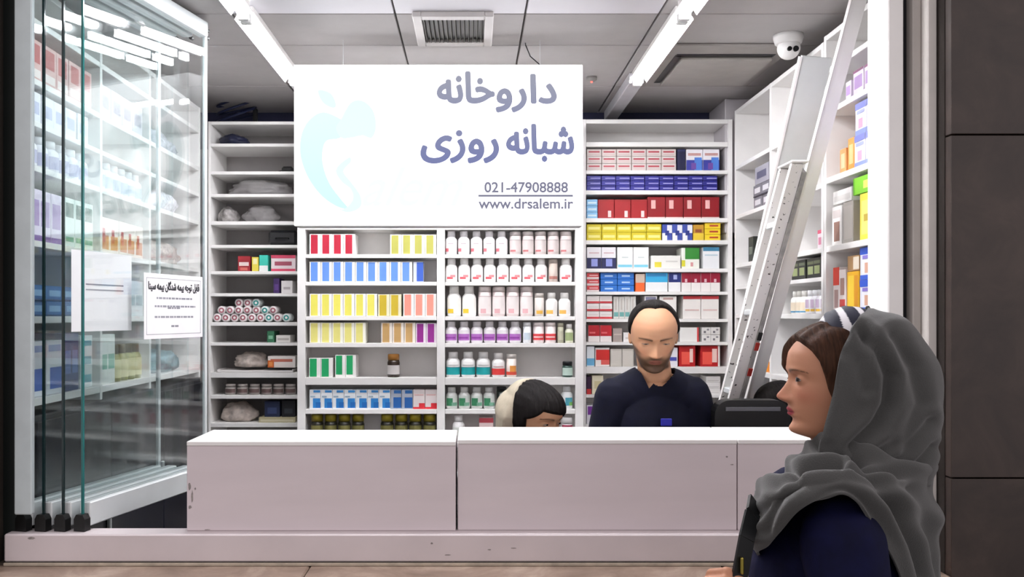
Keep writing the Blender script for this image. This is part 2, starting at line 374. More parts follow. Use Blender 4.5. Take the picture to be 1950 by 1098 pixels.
# pale apple mark
CY1 = emis('sign_cyan', 'd2f8fc', 'e2fcff', .92, sz(390), sz(200)); CY2 = emis('sign_cyan_faint', 'f0fcfd', 'f2fdfe', .9)
CY3 = emis('sign_cyan_lobe', 'dcfafd', 'e4fcff', .92)
def blob(name, pts, m, parent, y=-.0006):
    n = len(pts); P = np.array(pts, float); out = []
    for i in range(n):       # closed Catmull-Rom through the points
        p0, p1, p2, p3 = P[i - 1], P[i], P[(i + 1) % n], P[(i + 2) % n]
        for k in range(6):
            t = k / 6; out.append(.5 * (2 * p1 + (p2 - p0) * t + (2 * p0 - 5 * p1 + 4 * p2 - p3) * t * t + (3 * p1 - p0 - 3 * p2 + p3) * t ** 3))
    return obj(name, MB().prism([(sx(a), sz(b)) for a, b in out], y, 0), m, parent)
blob('apple_mark', [(640, 222), (612, 214), (586, 232), (573, 262), (573, 300), (588, 340), (612, 372), (640, 392), (664, 398), (650, 380), (628, 350), (616, 318), (614, 290), (622, 268), (648, 262), (664, 240)], CY1, sign)
blob('apple_mark', [(650, 226), (668, 196), (690, 192), (710, 210), (716, 240), (708, 262), (690, 258), (668, 262), (650, 262), (640, 244)], CY3, sign, -.0007)
blob('apple_leaf', [(606, 172), (630, 178), (640, 200), (632, 205), (614, 194)], CY1, sign)
blob('apple_mark', [(664, 300), (640, 322), (650, 345), (668, 360), (672, 380), (655, 398), (640, 394), (662, 404), (686, 394), (686, 372), (668, 346), (654, 326), (668, 308)], CY3, sign, -.0007)
lettering('lettering', 'alem', sx(690), sx(882), sz(392), sz(318), -.0008, CY2, sign, .0, .45)
# hangers for the sign
for x in (650, 1030):
    obj('hanger', MB().tube([(sx(x), .045, SZ1), (sx(x), .045, ZC)], .0006, 6), ALU, sign)
obj('power_cable', MB().tube([(sx(1042), .045, SZ1 - .001), (sx(1030), .05, SZ1 + .012), (sx(1012), .06, SZ1 + .045), (sx(1003), .07, SZ1 + .09), (sx(1003), .08, ZC)], .0022, 6), BLACK, sign)

# ---------------------------------------------------------------- tube lamps on the ceiling
def tube_lamp(x, d0, d1, label, trunk=0):
    t = thing('tube_lamp', label, 'lamp', (x, (d0 + d1) / 2, ZC), group='tube lamps on the ceiling')
    L = (d1 - d0) / 2
    obj('housing', MB().bbox(-.022, .022, -L, L, -.022, -.0005, .003), WHITE, t)
    if trunk: obj('trunking', MB().bbox(-.030, .030, L + .013, L + trunk, -.046, -.0005, .003), mat('c9c7cc', .5, name='trunking_paint'), t)
    obj('reflector', MB().prism([(-.038, -.046), (-.022, -.0225), (.022, -.0225), (.038, -.046), (.038, -.043), (.022, -.0205), (-.022, -.0205), (-.038, -.043)], -L, L), WHITE, t)
    obj('tube', MB().lathe([(.012, -L + .02), (.0125, -L + .03), (.0125, L - .03), (.012, L - .02)], 10, (0, 0, -.044), axis='Y'), mat('fbfbff', .3, emit=LONG_TUBE, name='tube_light'), t, smooth=True)
    for s in (-1, 1): obj('end_socket', MB().bbox(-.018, .018, s * L - .012, s * L + .012, -.062, -.0305, .003), mat('d5d5d5', .4, name='socket_plastic'), t)
for x, e in ((-.73, 'left'), (.675, 'right')):
    w = 'beside the folded glass doors' if x < 0 else 'next to the ceiling hatch'
    tube_lamp(x, 2.88, 3.66, f'long white ceiling tube lamp with trunking to the back wall {w}', .72)
    tube_lamp(x, 2.44, 2.84, f'short white ceiling tube lamp just inside the window {w}')
def cross_lamp(y, x0, x1, label):   # hangs a little below the ceiling on two brackets
    t = thing('tube_lamp', label, 'lamp', ((x0 + x1) / 2, y, ZC - .03), group='tube lamps on the ceiling'); L = (x1 - x0) / 2
    obj('housing', MB().bbox(-L, L, -.022, .022, -.022, -.0005, .003), WHITE, t)
    obj('tube', MB().lathe([(.012, -L + .02), (.0125, -L + .03), (.0125, L - .03), (.012, L - .02)], 10, (0, 0, -.044), axis='X'), mat('fbfbff', .3, emit=TUBE_POWER, name='tube_light'), t, smooth=True)
    obj('reflector', MB().prism([(-.040, -.050), (-.024, -.0225), (.024, -.0225), (.040, -.050), (.040, -.047), (.024, -.0205), (-.024, -.0205), (-.040, -.047)], -L, L), WHITE, t, rz=PI / 2)
    for s_ in (-1, 1): obj('bracket', MB().bbox(s_ * L * .6 - .01, s_ * L * .6 + .01, -.01, .01, 0, .0295, .002), WHITE, t)
    for s_ in (-1, 1): obj('end_socket', MB().bbox(s_ * L - .012, s_ * L + .012, -.018, .018, -.062, -.0225, .003), mat('d5d5d5', .4, name='socket_plastic'), t)
cross_lamp(2.55, -.60, .60, 'ceiling tube lamp running across the shop just above the window')
cross_lamp(3.63, -.60, .36, 'added tube lamp across the shop behind the sign, unseen, brightening the shelves')  # added lamp hidden by the sign, brightens the centre shelves
# vent
v = thing('ceiling_vent', 'square white ceiling vent with dark slots above the sign', 'vent', (-.065, 3.10, ZC))
obj('backing', MB().box(-.10, .10, -.12, .12, -.004, -.0005), DARK, v)
for a, b, c, d in ((-.135, -.105, -.165, .165), (.105, .135, -.165, .165), (-.105, .105, -.165, -.125), (-.105, .105, .125, .165)):
    obj('frame_bar', MB().bbox(a, b, c, d, -.018, -.0005, .003), WHITE2, v)
for k in range(14):
    x = -.097 + k * .0149
    obj('slat', MB().bar((x, -.124, -.010), (x, .124, -.010), .0022, .014, (0.25, 0, 1)), mat('4d4a47', .5, name='vent_slat'), v)
# hatch
h = thing('ceiling_hatch', 'grey square access hatch in the ceiling with a dark gap on two sides', 'hatch', (0, 0, ZC))
obj('frame', MB().bbox(.725, 1.19, 3.28, 3.87, -.010, -.0005, .003), mat('9d9894', .7, name='hatch_grey'), h)
obj('door_panel', MB().bbox(.80, 1.15, 3.42, 3.80, -.024, -.012, .003), mat('a39e99', .7, name='hatch_grey2'), h)
obj('gap_strip', MB().box(.775, 1.15, 3.385, 3.415, -.0118, -.0105).box(.772, .798, 3.40, 3.80, -.0118, -.0105), BLACK, h)
# camera
c = thing('security_camera', 'white dome security camera on the ceiling by the right shelves', 'camera', (1.128, 3.19, ZC))
obj('base', MB().lathe([(.052, 0), (.052, -.012), (.046, -.03), (.040, -.034)], 24), mat('dcdad8', .35, name='camera_white'), c, smooth=True)
cb = obj('ball', MB().sphere((0, 0, 0), .040, 20, 14), mat('e2e0de', .3, name='camera_white2'), c, smooth=True); cb.location = (0, -.004, -.048)
for dx, r in ((-.010, .008), (.012, .010)): obj('lens', MB().lathe([(r, 0), (r, .008), (r * .6, .011)], 14, (dx, -.041, -.012), axis='Y'), BLACK, cb)
# column stub above shelves
struct('column', MB().bbox(1.165, 1.30, 4.12, 4.40, 2.0, ZC - .001, .004), mat('b5b0b4', .6, name='column_paint'))
sm = thing('alarm_detector', 'small ceiling detector with a red light beside the sign', 'detector', (.50, 3.75, ZC))
obj('body', MB().lathe([(.022, 0), (.022, -.012), (.014, -.018)], 16), mat('8a8684', .5, name='detector_grey'), sm, smooth=True)
obj('lamp', MB().sphere((0, 0, -.020), .005, 10, 7), mat('ff5a50', .4, emit=2.0, name='red_led'), sm)

# ---------------------------------------------------------------- shelf units
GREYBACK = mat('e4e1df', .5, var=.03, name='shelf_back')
LEFTBACK = mat('a09c9b', .6, var=.04, name='shaded_back')  # darker copy of the shelf back; the left unit's shade is painted in
def unit_y(label, x0, x1, d, dep, ztop, boards, div=(), th=.018, back=GREYBACK, skip=()):
    """shelf unit facing the window; boards = list of (top z, thickness)"""
    t = thing('shelf_unit', label, 'shelf unit', ((x0 + x1) / 2, d, 0)); w = (x1 - x0) / 2
    obj('back_panel', MB().box(-w + th, w - th, dep - .01, dep, 0, ztop), back, t)
    for s in (-1, 1):
        if s in skip: continue
        a = s * w; obj('side_panel', MB().bbox(min(a, a - s * th), max(a, a - s * th), 0, dep, 0, ztop, .001), WHITE, t)
    cols = sorted([-w + th] + [q for v in div for q in (v - (x0 + x1) / 2 - th / 2, v - (x0 + x1) / 2 + th / 2)] + [w - th])
    for v in div: obj('divider', MB().bbox(v - (x0 + x1) / 2 - th / 2, v - (x0 + x1) / 2 + th / 2, 0, dep - .0105, 0, ztop, .001), WHITE, t)
    for z, tk in boards:
        for a, b in zip(cols[::2], cols[1::2]):
            obj('shelf', MB().bbox(a + .0005, b - .0005, .001, dep - .0105, z - tk, z, .0012), WHITE, t)
    return t
def unit_x(label, X, s, d0, d1, dep, ztop, boards, div=(), th=.018, back=GREYBACK, zbot=0):
    """shelf unit on a side wall; s=+1 right wall, -1 left wall"""
    t = thing('shelf_unit', label, 'shelf unit', (X, (d0 + d1) / 2, 0)); L = (d1 - d0) / 2; m = (d0 + d1) / 2
    def bx(a, b): return (min(s * a, s * b), max(s * a, s * b))
    obj('back_panel', MB().box(*bx(dep - .01, dep), -L + th, L - th, zbot, ztop), back, t)
    for a, b in ((-L, -L + th), (L - th, L)): obj('side_panel', MB().bbox(*bx(0, dep), a, b, zbot, ztop, .001), WHITE, t)
    cols = sorted([-L + th] + [q for v in div for q in (v - m - th / 2, v - m + th / 2)] + [L - th])
    for v in div: obj('divider', MB().bbox(*bx(0, dep - .0105), v - m - th / 2, v - m + th / 2, zbot, ztop, .001), WHITE, t)
    for z, tk in boards:
        for a, b in zip(cols[::2], cols[1::2]):
            obj('shelf', MB().bbox(*bx(.001, dep - .0105), a + .0005, b - .0005, z - tk, z, .0012), WHITE, t)
    return t
DCN, DSD = 4.0, 4.10
CB = [(484, 7), (536.5, 7), (602, 7.6), (653, 8), (718.6, 14), (779, 8.7), (842, 9), (900, 9)]
unit_y('wide white shelf unit of medicine boxes and bottles in two bays below the sign', px(566, DCN), px(1111, DCN), DCN, .16, 2.49,
       [(pz(y, DCN), t * DCN / F) for y, t in CB] + [(pz(430, DCN), .017), (pz(370, DCN), .017), (pz(300, DCN), .017), (2.49, .018)], div=(px(839.5, DCN),), th=.036)
RB = [(227, 8), (270, 9), (324, 7), (362, 8), (415, 8), (457, 8), (511, 7), (555, 6), (607, 6), (651, 6), (698, 13), (751, 6), (808, 7), (870, 7)]
unit_y('white back shelf unit crowded with cartons to the right of the sign', px(1112, DCN) + .002, px(1395, DSD), DSD, .22, pz(227, DSD),
       [(pz(y, DSD), t * DSD / F) for y, t in RB], th=.02)
LB = [(231, 6), (273, 6), (326, 6), (369, 6), (421, 7), (466, 6), (516, 6), (558, 6), (613, 7), (652, 6), (709, 10), (752, 7), (805, 8), (870, 8)]
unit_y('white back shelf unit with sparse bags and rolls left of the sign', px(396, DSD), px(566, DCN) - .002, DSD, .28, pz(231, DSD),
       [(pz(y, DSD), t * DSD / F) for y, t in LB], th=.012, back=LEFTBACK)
# right wall
XRF = 1.20
unit_x('tall white wall shelf unit of coloured packs just inside the right jamb', XRF, 1, 2.52, 3.05, .29, 2.57,
       [(2.57, .018), (2.455, .018), (2.314, .018), (2.085, .02), (1.853, .02), (1.63, .02), (1.40, .02), (1.1, .02)])
unit_x('white wall shelf unit at the back of the right wall behind the ladder', XRF, 1, 3.056, 4.09, .29, 2.555,
       [(2.555, .018), (2.30, .018), (2.075, .018), (1.853, .018), (1.752, .015), (1.625, .018), (1.385, .02), (1.1, .02)], div=(3.60,))
# left wall, behind the folded glass
XLF = -1.235
LW = [(2.46, .018), (2.29, .018), (2.17, .016), (2.045, .018), (1.832, .018), (1.617, .02), (1.385, .022)]
unit_x('long white wall shelf unit seen through the folded glass doors', XLF, -1, 2.485, 4.05, .29, 2.56, [(2.56, .018)] + LW, div=(2.97, 3.42), zbot=1.34)
bc = thing('base_cabinet', 'low black cabinet under the left wall shelves behind the glass', 'cabinet', (-1.375, 3.275, 0))
obj('body', MB().bbox(-.12, .14, -.775, .775, 0, 1.335, .004), mat('1b1c24', .3, name='black_gloss'), bc)
for k in range(3):
    a = -.77 + k * .513
    dd = obj('door', MB().bbox(.1405, .155, a, a + .508, .05, 1.32, .003), mat('1d1e27', .25, name='black_gloss_door'), bc)
    obj('handle', MB().bbox(.1555, .168, a + .47, a + .485, .9, 1.05, .003), ALU, dd)

# ---------------------------------------------------------------- goods
_cart = {}
def carton_mesh(w, h, dep, base, dec):
    key = (round(w, 3), round(h, 3), round(dep, 3), base, dec)
    if key not in _cart:
        mb = MB().bbox(-w / 2, w / 2, 0, dep, 0, h, .0012); mats = [mat(base, .45, var=.03)]
        cols = []
        for i, (u0, v0, u1, v1, c) in enumerate(dec):
            if c not in cols: cols.append(c); mats.append(mat(c, .45, var=.05))
            e = .00025 * (i + 1)
            x0, x1, z0, z1 = -w / 2 + u0 * w, -w / 2 + u1 * w, v0 * h, v1 * h
            mb.add([(x0, -e, z0), (x1, -e, z0), (x1, -e, z1), (x0, -e, z1)], [(0, 1, 2, 3)], 1 + cols.index(c))
        _cart[key] = mb.mesh('carton', mats)
    return _cart[key]
def carton(x, y, z, w, h, dep, base, dec, label, group=None, rz=0.0, name='carton', cat='box'):
    o = link(name, carton_mesh(w, h, dep, base, dec), None, (x, y, z), rz)
    return tag(o, label, cat, group)
LEV = {1: [''], 2: ['lower', 'upper'], 3: ['bottom', 'middle', 'top'], 4: ['bottom', 'second lowest', 'second highest', 'top']}
def names(i, n, j, k, desc, where):
    w = ', ' + where if where else ''
    if n == 1 and k == 1: return f'{desc}{w}'
    if k == 1: return f'{ORD[i]} from left of {desc}{w}'
    if n == 1: return f'{LEV[k][j]} in stack of {desc}{w}'
    return f'{LEV[k][j]} in {ORD[i]} stack of {desc}{w}'
GAP = .0008
def row(d, y, x0, x1, n, hpx, base, dec, desc, where, k=1, dep=.11, fill=.97, inset=.012, name='carton'):
    z = pz(y, d) + .0006; w = (px(x1, d) - px(x0, d)) / n; h = hpx * d / F / k
    for i in range(n):
        for j in range(k):
            carton(px(x0, d) + (i + .5) * w, d + inset + random.uniform(0, .004), z + j * h + (.0003 * j), w * fill, h - .0006, dep, base, dec,
                   names(i, n, j, k, desc, where), f'{desc} {where}' if n * k > 1 else None, name=name)

def panel(c, v0=.03, v1=.97, u0=.12, u1=.74): return ((u0, v0, u1, v1, c),)
W1, W2, W3, W4, W5, W6, W7 = [s + ' under sign' for s in ('first shelf', 'second shelf', 'third shelf', 'fourth shelf', 'fifth shelf', 'sixth shelf', 'lowest shelf')]
C = DCN; B = 'f1efec'
row(C, 484, 588, 676, 4, 39, B, panel('a3142f'), 'crimson fronted white boxes', W1)
row(C, 484, 742, 831, 4, 38, 'efeee0', panel('a5a34e'), 'khaki fronted pale boxes', W1)
row(C, 536.5, 588, 785, 9, 39, B, panel('5f8bd6'), 'sky blue fronted white boxes', W2)
row(C, 536.5, 786, 806, 1, 39, 'c7cbd6', panel('3a5cb4', u0=.35, u1=1), 'darker blue fronted box at the row end', W2)
row(C, 602, 588, 718, 6, 43, B, panel('e6de62'), 'lemon yellow fronted white boxes', W3)
row(C, 602, 719, 764, 2, 42, 'e8e4c4', panel('c4ab2e'), 'mustard fronted boxes', W3)
row(C, 602, 767, 831, 3, 43, B, panel('f59483'), 'salmon pink fronted white boxes', W3)
row(C, 653, 588, 696, 5, 39, 'f3f1e2', panel('e3dc80'), 'pale yellow fronted boxes', W4)
row(C, 653, 725, 791, 3, 39, 'ece4da', panel('bf9a62'), 'tan fronted boxes', W4)
row(C, 653, 791, 832, 2, 38, 'e9dfe8', panel('8a2684'), 'purple fronted boxes', W4)
row(C, 718.6, 587, 633, 2, 37, B, panel('14985a', u0=.06, u1=.66), 'lower green fronted white boxes', W5)
row(C, 718.6, 637, 677, 2, 43, B, panel('14985a', v0=.12, u0=.08, u1=.7), 'taller green fronted white boxes', W5)
BW = ((.0, .0, 1, 1, 'eef3f7'), (.3, .05, .95, .55, '2f86cf'), (.55, .05, .98, .35, '1d6bbb'), (.35, .85, .95, .97, '3a8fd6'), (.08, .6, .5, .68, '9fb6c8'))
row(C, 779, 588, 743, 7, 37, 'eef3f7', BW, 'blue swoosh white cartons', W6)
row(C, 779, 743, 786, 2, 37, 'aeb7c6', ((.25, .05, .97, .6, '2360a8'), (.3, .8, .95, .97, '2e6fb5')), 'greyish blue swoosh cartons', W6)
row(C, 779, 786, 832, 2, 37, 'f3e9e8', ((.0, .0, 1, .1, 'd5303a'), (.5, .05, 1, .3, 'd5303a'), (.1, .7, .9, .76, 'd9b0ae')), 'white cartons with red corners', W6)

_bm = {}
def bottle_meshes(r, h, body, cap, bands, kind):
    key = (round(r, 3), round(h, 3), body, cap, bands, kind)
    if key in _bm: return _bm[key]
    n = 18
    if kind == 'jar':      # wide jar, wide lid
        hb = h * .74; prof = [(r * .9, 0), (r, .004), (r, hb * .86), (r * .86, hb)]; cr, cz = r * .92, (hb, h)
    elif kind == 'tube':   # straight canister
        hb = h * .80; prof = [(r * .93, 0), (r, .004), (r, hb)]; cr, cz = r * .98, (hb, h)
    else:                  # pill bottle with shoulders
        hb = h * .76; prof = [(r * .9, 0), (r, .005), (r, hb * .80), (r * .92, hb * .88), (r * .66, hb * .98), (r * .64, hb)]; cr, cz = r * .68, (hb - .001, h)
    bmesh_ = MB().lathe(prof, n).mesh('bottle', mat(body, .3, var=.02), True)
    cm = MB().lathe([(cr, cz[0]), (cr, cz[1] - .003), (cr * .92, cz[1])], n).mesh('cap', mat(cap, .4, var=.03), True)
    lab = []
    for a0, a1, v0, v1, c in bands:   # label patches wrapped round the front; angles from straight ahead
        mb = MB(); k = 10; vv = []; e = r + .0005 + .0003 * len(lab)
        for i in range(k + 1):
            a = math.radians(a0 + (a1 - a0) * i / k) - PI / 2
            for z in (v0 * h, v1 * h): vv.append((e * math.cos(a), e * math.sin(a), z))
        mb.add(vv, [(2 * i, 2 * i + 2, 2 * i + 3, 2 * i + 1) for i in range(k)])
        lab.append(mb.mesh('label', mat(c, .5, var=.06), True))
    _bm[key] = (bmesh_, cm, lab); return _bm[key]
def bottle(x, y, z, r, h, body, cap, bands, label, group=None, kind='pill', rz=0):
    bmh, cm, lab = bottle_meshes(r, h, body, cap, bands, kind)
    o = tag(link('jar' if kind == 'jar' else 'bottle', bmh, None, (x, y, z), rz), label, 'jar' if kind == 'jar' else 'bottle', group)
    link('cap', cm, o)
    for l in lab: link('label', l, o)
    return o
def brow(d, y, x0, x1, n, hpx, body, cap, bands, desc, where, kind='pill', fill=.92, inset=.012):
    w = (px(x1, d) - px(x0, d)) / n; r = w * fill / 2; z = pz(y, d) + .0006
    for i in range(n):
        bottle(px(x0, d) + (i + .5) * w, d + inset + r, z, r, hpx * d / F, body, cap, bands,
               f'{ORD[i]} from left of {desc}, {where}' if n > 1 else f'{desc}, {where}', f'{desc} {where}' if n > 1 else None, kind)
RD = ((-75, 75, .12, .62, 'e4dede'), (-70, -25, .12, .26, 'c8616a'), (-30, 20, .44, .48, 'b9a6ac'))
brow(C, 484, 847, 968, 5, 45, 'dcd9dc', 'd4d1d4', RD, 'pale grey pill bottles with red corner labels', W1)
brow(C, 484, 970, 1091, 5, 44, 'bdb3b1', 'b5acaa', ((-80, 80, .12, .62, 'c9bfbd'), (-60, 0, .12, .2, 'b0686a'), (-80, 80, .62, .64, '8f8583')), 'taupe canisters', W1, 'tube')
WR = ((-80, 80, .1, .6, 'f7f4f3'), (-45, 15, .12, .22, 'cf5a62'), (-10, 40, .2, .3, 'd88a8e'))
brow(C, 536.5, 847, 1044, 8, 45, 'f4f2f1', 'f2f0ef', WR, 'white pill bottles with red dabs', W2)
brow(C, 536.5, 1045, 1064, 1, 44, 'b5a9a0', 'a79c94', ((-60, 60, .12, .25, 'a06a62'),), 'slim brown grey canister between white bottles', W2, 'tube')
brow(C, 536.5, 1066, 1092, 1, 45, 'f4f2f1', 'f2f0ef', WR, 'single white pill bottle at the right end', W2)
brow(C, 602, 850, 908, 2, 58, 'f6f5f2', 'f4f3f0', ((-80, 80, .1, .6, 'faf8f2'), (-60, -5, .1, .24, 'e8c23c')), 'tall white bottles with yellow corners', W3)
brow(C, 602, 910, 1017, 4, 57, 'dccfcd', 'd3c8c6', ((-85, 85, .08, .66, 'eee6e4'), (-85, 85, .66, .68, 'b59a98'), (-40, 10, .1, .25, 'e0b0b4')), 'pinkish grey canisters', W3, 'tube')
brow(C, 602, 1018, 1038, 1, 44, 'cfc8c2', 'c5beb8', ((-40, 40, .1, .25, 'e0b050'),), 'small beige canister beside two white bottles', W3, 'tube')
brow(C, 602, 1039, 1089, 2, 45, 'f6f4f1', 'f4f2ef', ((-60, 10, .1, .26, 'e5b15a'),), 'short white bottles with orange corners', W3)
PV = ((-85, 85, .1, .6, 'f4eff3'), (-80, 60, .12, .42, 'b06fbd'), (-60, 40, .2, .28, '8e3f9c'))
brow(C, 653, 847, 994, 6, 41, 'f0edf0', 'e9e6e9', PV, 'white bottles with violet labels', W4)
brow(C, 653, 996, 1013, 1, 39, 'e8ebee', 'dfe2e5', ((-50, 50, .15, .5, 'c9d8e4'),), 'narrow white bottle with pale blue label', W4, 'tube')
brow(C, 653, 1015, 1061, 2, 39, 'eadfde', 'e2d7d6', ((-85, 85, .14, .45, 'd9474c'), (-60, 50, .26, .32, 'f0d8d8')), 'white bottles with red labels', W4, 'tube')
brow(C, 653, 1062, 1075, 1, 38, 'a9a893', 'b3b29d', ((-60, 60, .15, .6, 'c5c4ae'),), 'slim olive grey bottle', W4, 'tube')
brow(C, 653, 1076, 1094, 1, 36, 'dcdcc8', 'f2f0ee', ((-60, 60, .12, .55, '9fae7e'),), 'small bottle with green speckled label', W4)
TL = ((-88, 88, .1, .38, '1fa3a6'), (-88, 88, .38, .4, '0e7d84'), (-50, 50, .46, .5, 'cfcfcf'))
brow(C, 718.6, 848, 935, 3, 48, 'f4f3f2', 'f2f1f0', TL, 'white bottles with teal bases', W5)
brow(C, 718.6, 936, 963, 1, 46, 'f4f1f0', 'f2efee', ((-88, 88, .1, .36, 'dc3f3e'), (-50, 50, .42, .46, 'e2b4b4')), 'white bottle with a red base', W5)
brow(C, 718.6, 964, 985, 1, 44, 'e9dcd4', 'cfc9c4', ((-88, 88, .1, .24, 'd8503f'), (-20, 60, .24, .5, 'e89a4a')), 'bottle with an orange and red label', W5, 'tube')
brow(C, 718.6, 1071, 1093, 1, 30, '2f4a42', '14161a', ((-70, 70, .12, .6, 'b9cfc4'),), 'small dark green jar alone', W5, 'jar')
brow(C, 718.6, 735, 761, 1, 44, '2a1c12', 'a97432', ((-75, 75, .12, .52, 'cfcac8'),), 'brown glass medicine bottle alone', W5, 'jar')
GN = ((-85, 85, .1, .6, 'e2e8e2'), (-60, 10, .14, .5, '3f8a62'), (0, 60, .14, .3, '7fb59a'))
brow(C, 779, 848, 944, 4, 41, 'dfe1de', 'e9eae8', GN, 'white bottles with green leaf labels', W6)
brow(C, 779, 945, 966, 1, 42, '1d2420', '17191a', ((-60, 60, .12, .5, '50463a'),), 'black bottle beside the seated woman', W6, 'tube')
brow(C, 779, 1069, 1093, 1, 43, 'eef2f2', 'f0f2f2', ((-20, 60, .15, .5, '52a3b4'), (20, 70, .15, .3, '76b45a')), 'white bottle with blue green mark', W6)
brow(C, 842, 588, 693, 4, 52, '1c1b14', '7d7018', ((-70, 70, .2, .6, '6e6a3a'),), 'yellow lidded dark jars, left group', W7, 'jar')
brow(C, 842, 722, 831, 4, 52, '1c1b14', '8a7c1c', ((-70, 70, .2, .6, '6e6a3a'),), 'yellow lidded dark jars, right group', W7, 'jar')
brow(C, 842, 860, 886, 1, 50, 'f2f1f0', 'f4f3f2', ((-60, 60, .2, .55, 'd9dcd6'),), 'white bottle rising above the counter', W7)
row(C, 842, 912, 940, 1, 46, 'd9c3c1', ((0, .8, 1, 1, '9c3a44'),), 'pale pink box with a red top', W7)
brow(C, 842, 1069, 1094, 1, 46, 'eceaea', 'f2f0f0', ((-60, 60, .2, .7, '9a3c52'),), 'white jar with a wine red label', W7, 'jar')

# right back unit
D2 = DSD
R = [s + ' right of sign' for s in ('top shelf', 'second shelf', 'third shelf', 'fourth shelf', 'fifth shelf', 'sixth shelf')]
TX = ((.12, .50, .88, .74, 'b04a54'), (.1, .2, .9, .28, 'c9a8a6'), (0, 0, 1, .05, 'b9a8a2'), (0, 0, .03, 1, 'b9a8a2'))
row(D2, 324, 1118, 1289, 6, 41, 'd6ccc8', TX, 'white cartons with red print', R[0], 3)
row(D2, 324, 1291, 1307, 1, 41, '1a1c3e', ((.0, .9, 1, 1, '2c2f58'),), 'narrow navy box among white cartons', R[0])
row(D2, 324, 1308, 1372, 2, 41, 'ece9ee', ((0, .0, 1, .5, '3a3f9c'), (.5, .0, .95, .62, '4f7fd0'), (.3, .06, .6, .36, '6f4a9c'), (.1, .7, .9, .82, 'c79a96')), 'blue and white illustrated cartons', R[0])
row(D2, 362, 1118, 1368, 9, 28, '26257e', ((.25, .4, .95, .56, 'b9b6e6'), (0, 0, 1, .05, '1b1a6a')), 'deep blue cartons', R[1], 3)
row(D2, 415, 1118, 1139, 1, 36, '8fc4ea', ((.1, .3, .9, .6, 'd8edf8'),), 'light blue boxes', R[2], 3)
row(D2, 415, 1139, 1234, 3, 36, '96141a', ((.62, .06, .82, .4, 'f0d8d4'), (.05, .9, 1, 1, '8a1014')), 'bright red cartons', R[2])
row(D2, 415, 1234, 1372, 4, 41, '86121a', ((.2, .45, .45, .85, 'e8b6b2'), (0, 0, 1, .06, 'dccac4'), (.4, .1, .8, .3, '8a0f18')), 'dark red cartons', R[2])
row(D2, 457, 1118, 1261, 5, 31, 'd2c02a', ((.1, .3, .9, .65, 'efe68c'), (0, 0, 1, .06, 'c9b51e')), 'yellow cartons', R[3], 2)
row(D2, 457, 1262, 1320, 3, 31, '3a4a9a', ((0, .0, .5, .45, 'f0f0f0'), (.5, .45, 1, .95, 'e8e8ee'), (.3, .3, .7, .6, '23307a')), 'blue and white chequered boxes', R[3])
row(D2, 457, 1321, 1342, 1, 30, 'b98a2a', ((0, .0, 1, .45, 'e0c23a'), (.2, .5, .8, .7, '8a4a2a')), 'ochre box near the shelf end', R[3])
row(D2, 457, 1343, 1374, 1, 33, 'efd02c', ((.3, .35, .85, .65, 'b4442c'),), 'yellow boxes with red print', R[3], 3)
row(D2, 511, 1118, 1174, 2, 41, 'efecef', ((0, 0, 1, .5, '1d1f4a'), (.3, .1, .75, .45, '8f98d6'), (.15, .7, .85, .76, 'd4b7bd')), 'white boxes with navy lower halves', R[4])
row(D2, 511, 1176, 1237, 2, 41, 'f2f3f1', ((.05, .06, .95, .18, '7fcbe0'), (.3, .5, .7, .55, 'cfd8d6')), 'tall white boxes with pale blue bottoms', R[4])
row(D2, 511, 1240, 1298, 1, 25, 'f0efe9', ((.12, .1, .35, .5, 'e6d84a'), (.5, .5, .9, .6, 'd6d4ce')), 'low wide white box with a yellow spot', R[4])
row(D2, 511, 1299, 1334, 1, 40, 'eef0e6', ((.2, .45, 1, 1, '2f7d2e'), (.0, .1, .2, .4, 'd8d238'), (.5, .1, .65, .3, 'd89a9a')), 'green and white box', R[4])
row(D2, 511, 1340, 1372, 1, 41, 'eceef0', ((0, .82, 1, 1, '3f7fa0'), (.1, .6, .9, .66, 'bcd0da')), 'white box with a steel blue top', R[4])
row(D2, 555, 1118, 1142, 1, 36, 'e6dad8', ((0, .3, 1, .95, 'c23a3e'), (.2, .5, .9, .66, 'f0cfcc')), 'red and white boxes', R[5], 3)
row(D2, 555, 1144, 1209, 2, 36, '2a6cc0', ((.25, .35, .75, .6, 'b8d4f2'),), 'bright blue cartons', R[5], 3)
row(D2, 555, 1211, 1229, 1, 34, 'e2622a', ((0, .5, 1, 1, 'c9b6a6'),), 'orange box', R[5])
row(D2, 555, 1230, 1273, 1, 36, 'f0f2f2', ((0, .5, 1, 1, '38a6d6'), (.05, .8, .95, .95, '2b7fb8')), 'white box with cyan upper half', R[5])
row(D2, 555, 1274, 1298, 1, 36, 'f0f0f0', ((0, .5, 1, 1, '1f2a6c'), (.4, .65, .7, .9, 'a8b2e0')), 'white box with navy upper half', R[5])
row(D2, 555, 1299, 1373, 4, 36, 'f0ebe8', ((0, .48, 1, 1, '8f1230'), (.35, .5, .6, .68, 'e8c4cc')), 'white boxes with wine red upper halves', R[5])
Rr = [s + ' beside man' for s in ('forehead height shelf', 'eye height shelf', 'beard height shelf', 'shoulder height shelf', 'lowest shelf')]
row(D2, 607, 1118, 1167, 2, 44, 'f0ebe8', ((0, .0, 1, .28, 'c4444a'), (.1, .5, .9, .58, 'd9cfc9')), 'white cartons with red stripes', Rr[0], 3)
row(D2, 607, 1169, 1212, 4, 43, 'd8d6d0', ((.1, .1, .9, .3, '6fa8a4'), (.3, .4, .6, .9, 'c4beb6')), 'narrow grey boxes with teal bottoms', Rr[0])
row(D2, 607, 1228, 1253, 1, 44, 'e6e3e6', ((.1, .8, .9, .95, '8a8aa6'),), 'white box behind the balding head', Rr[0])
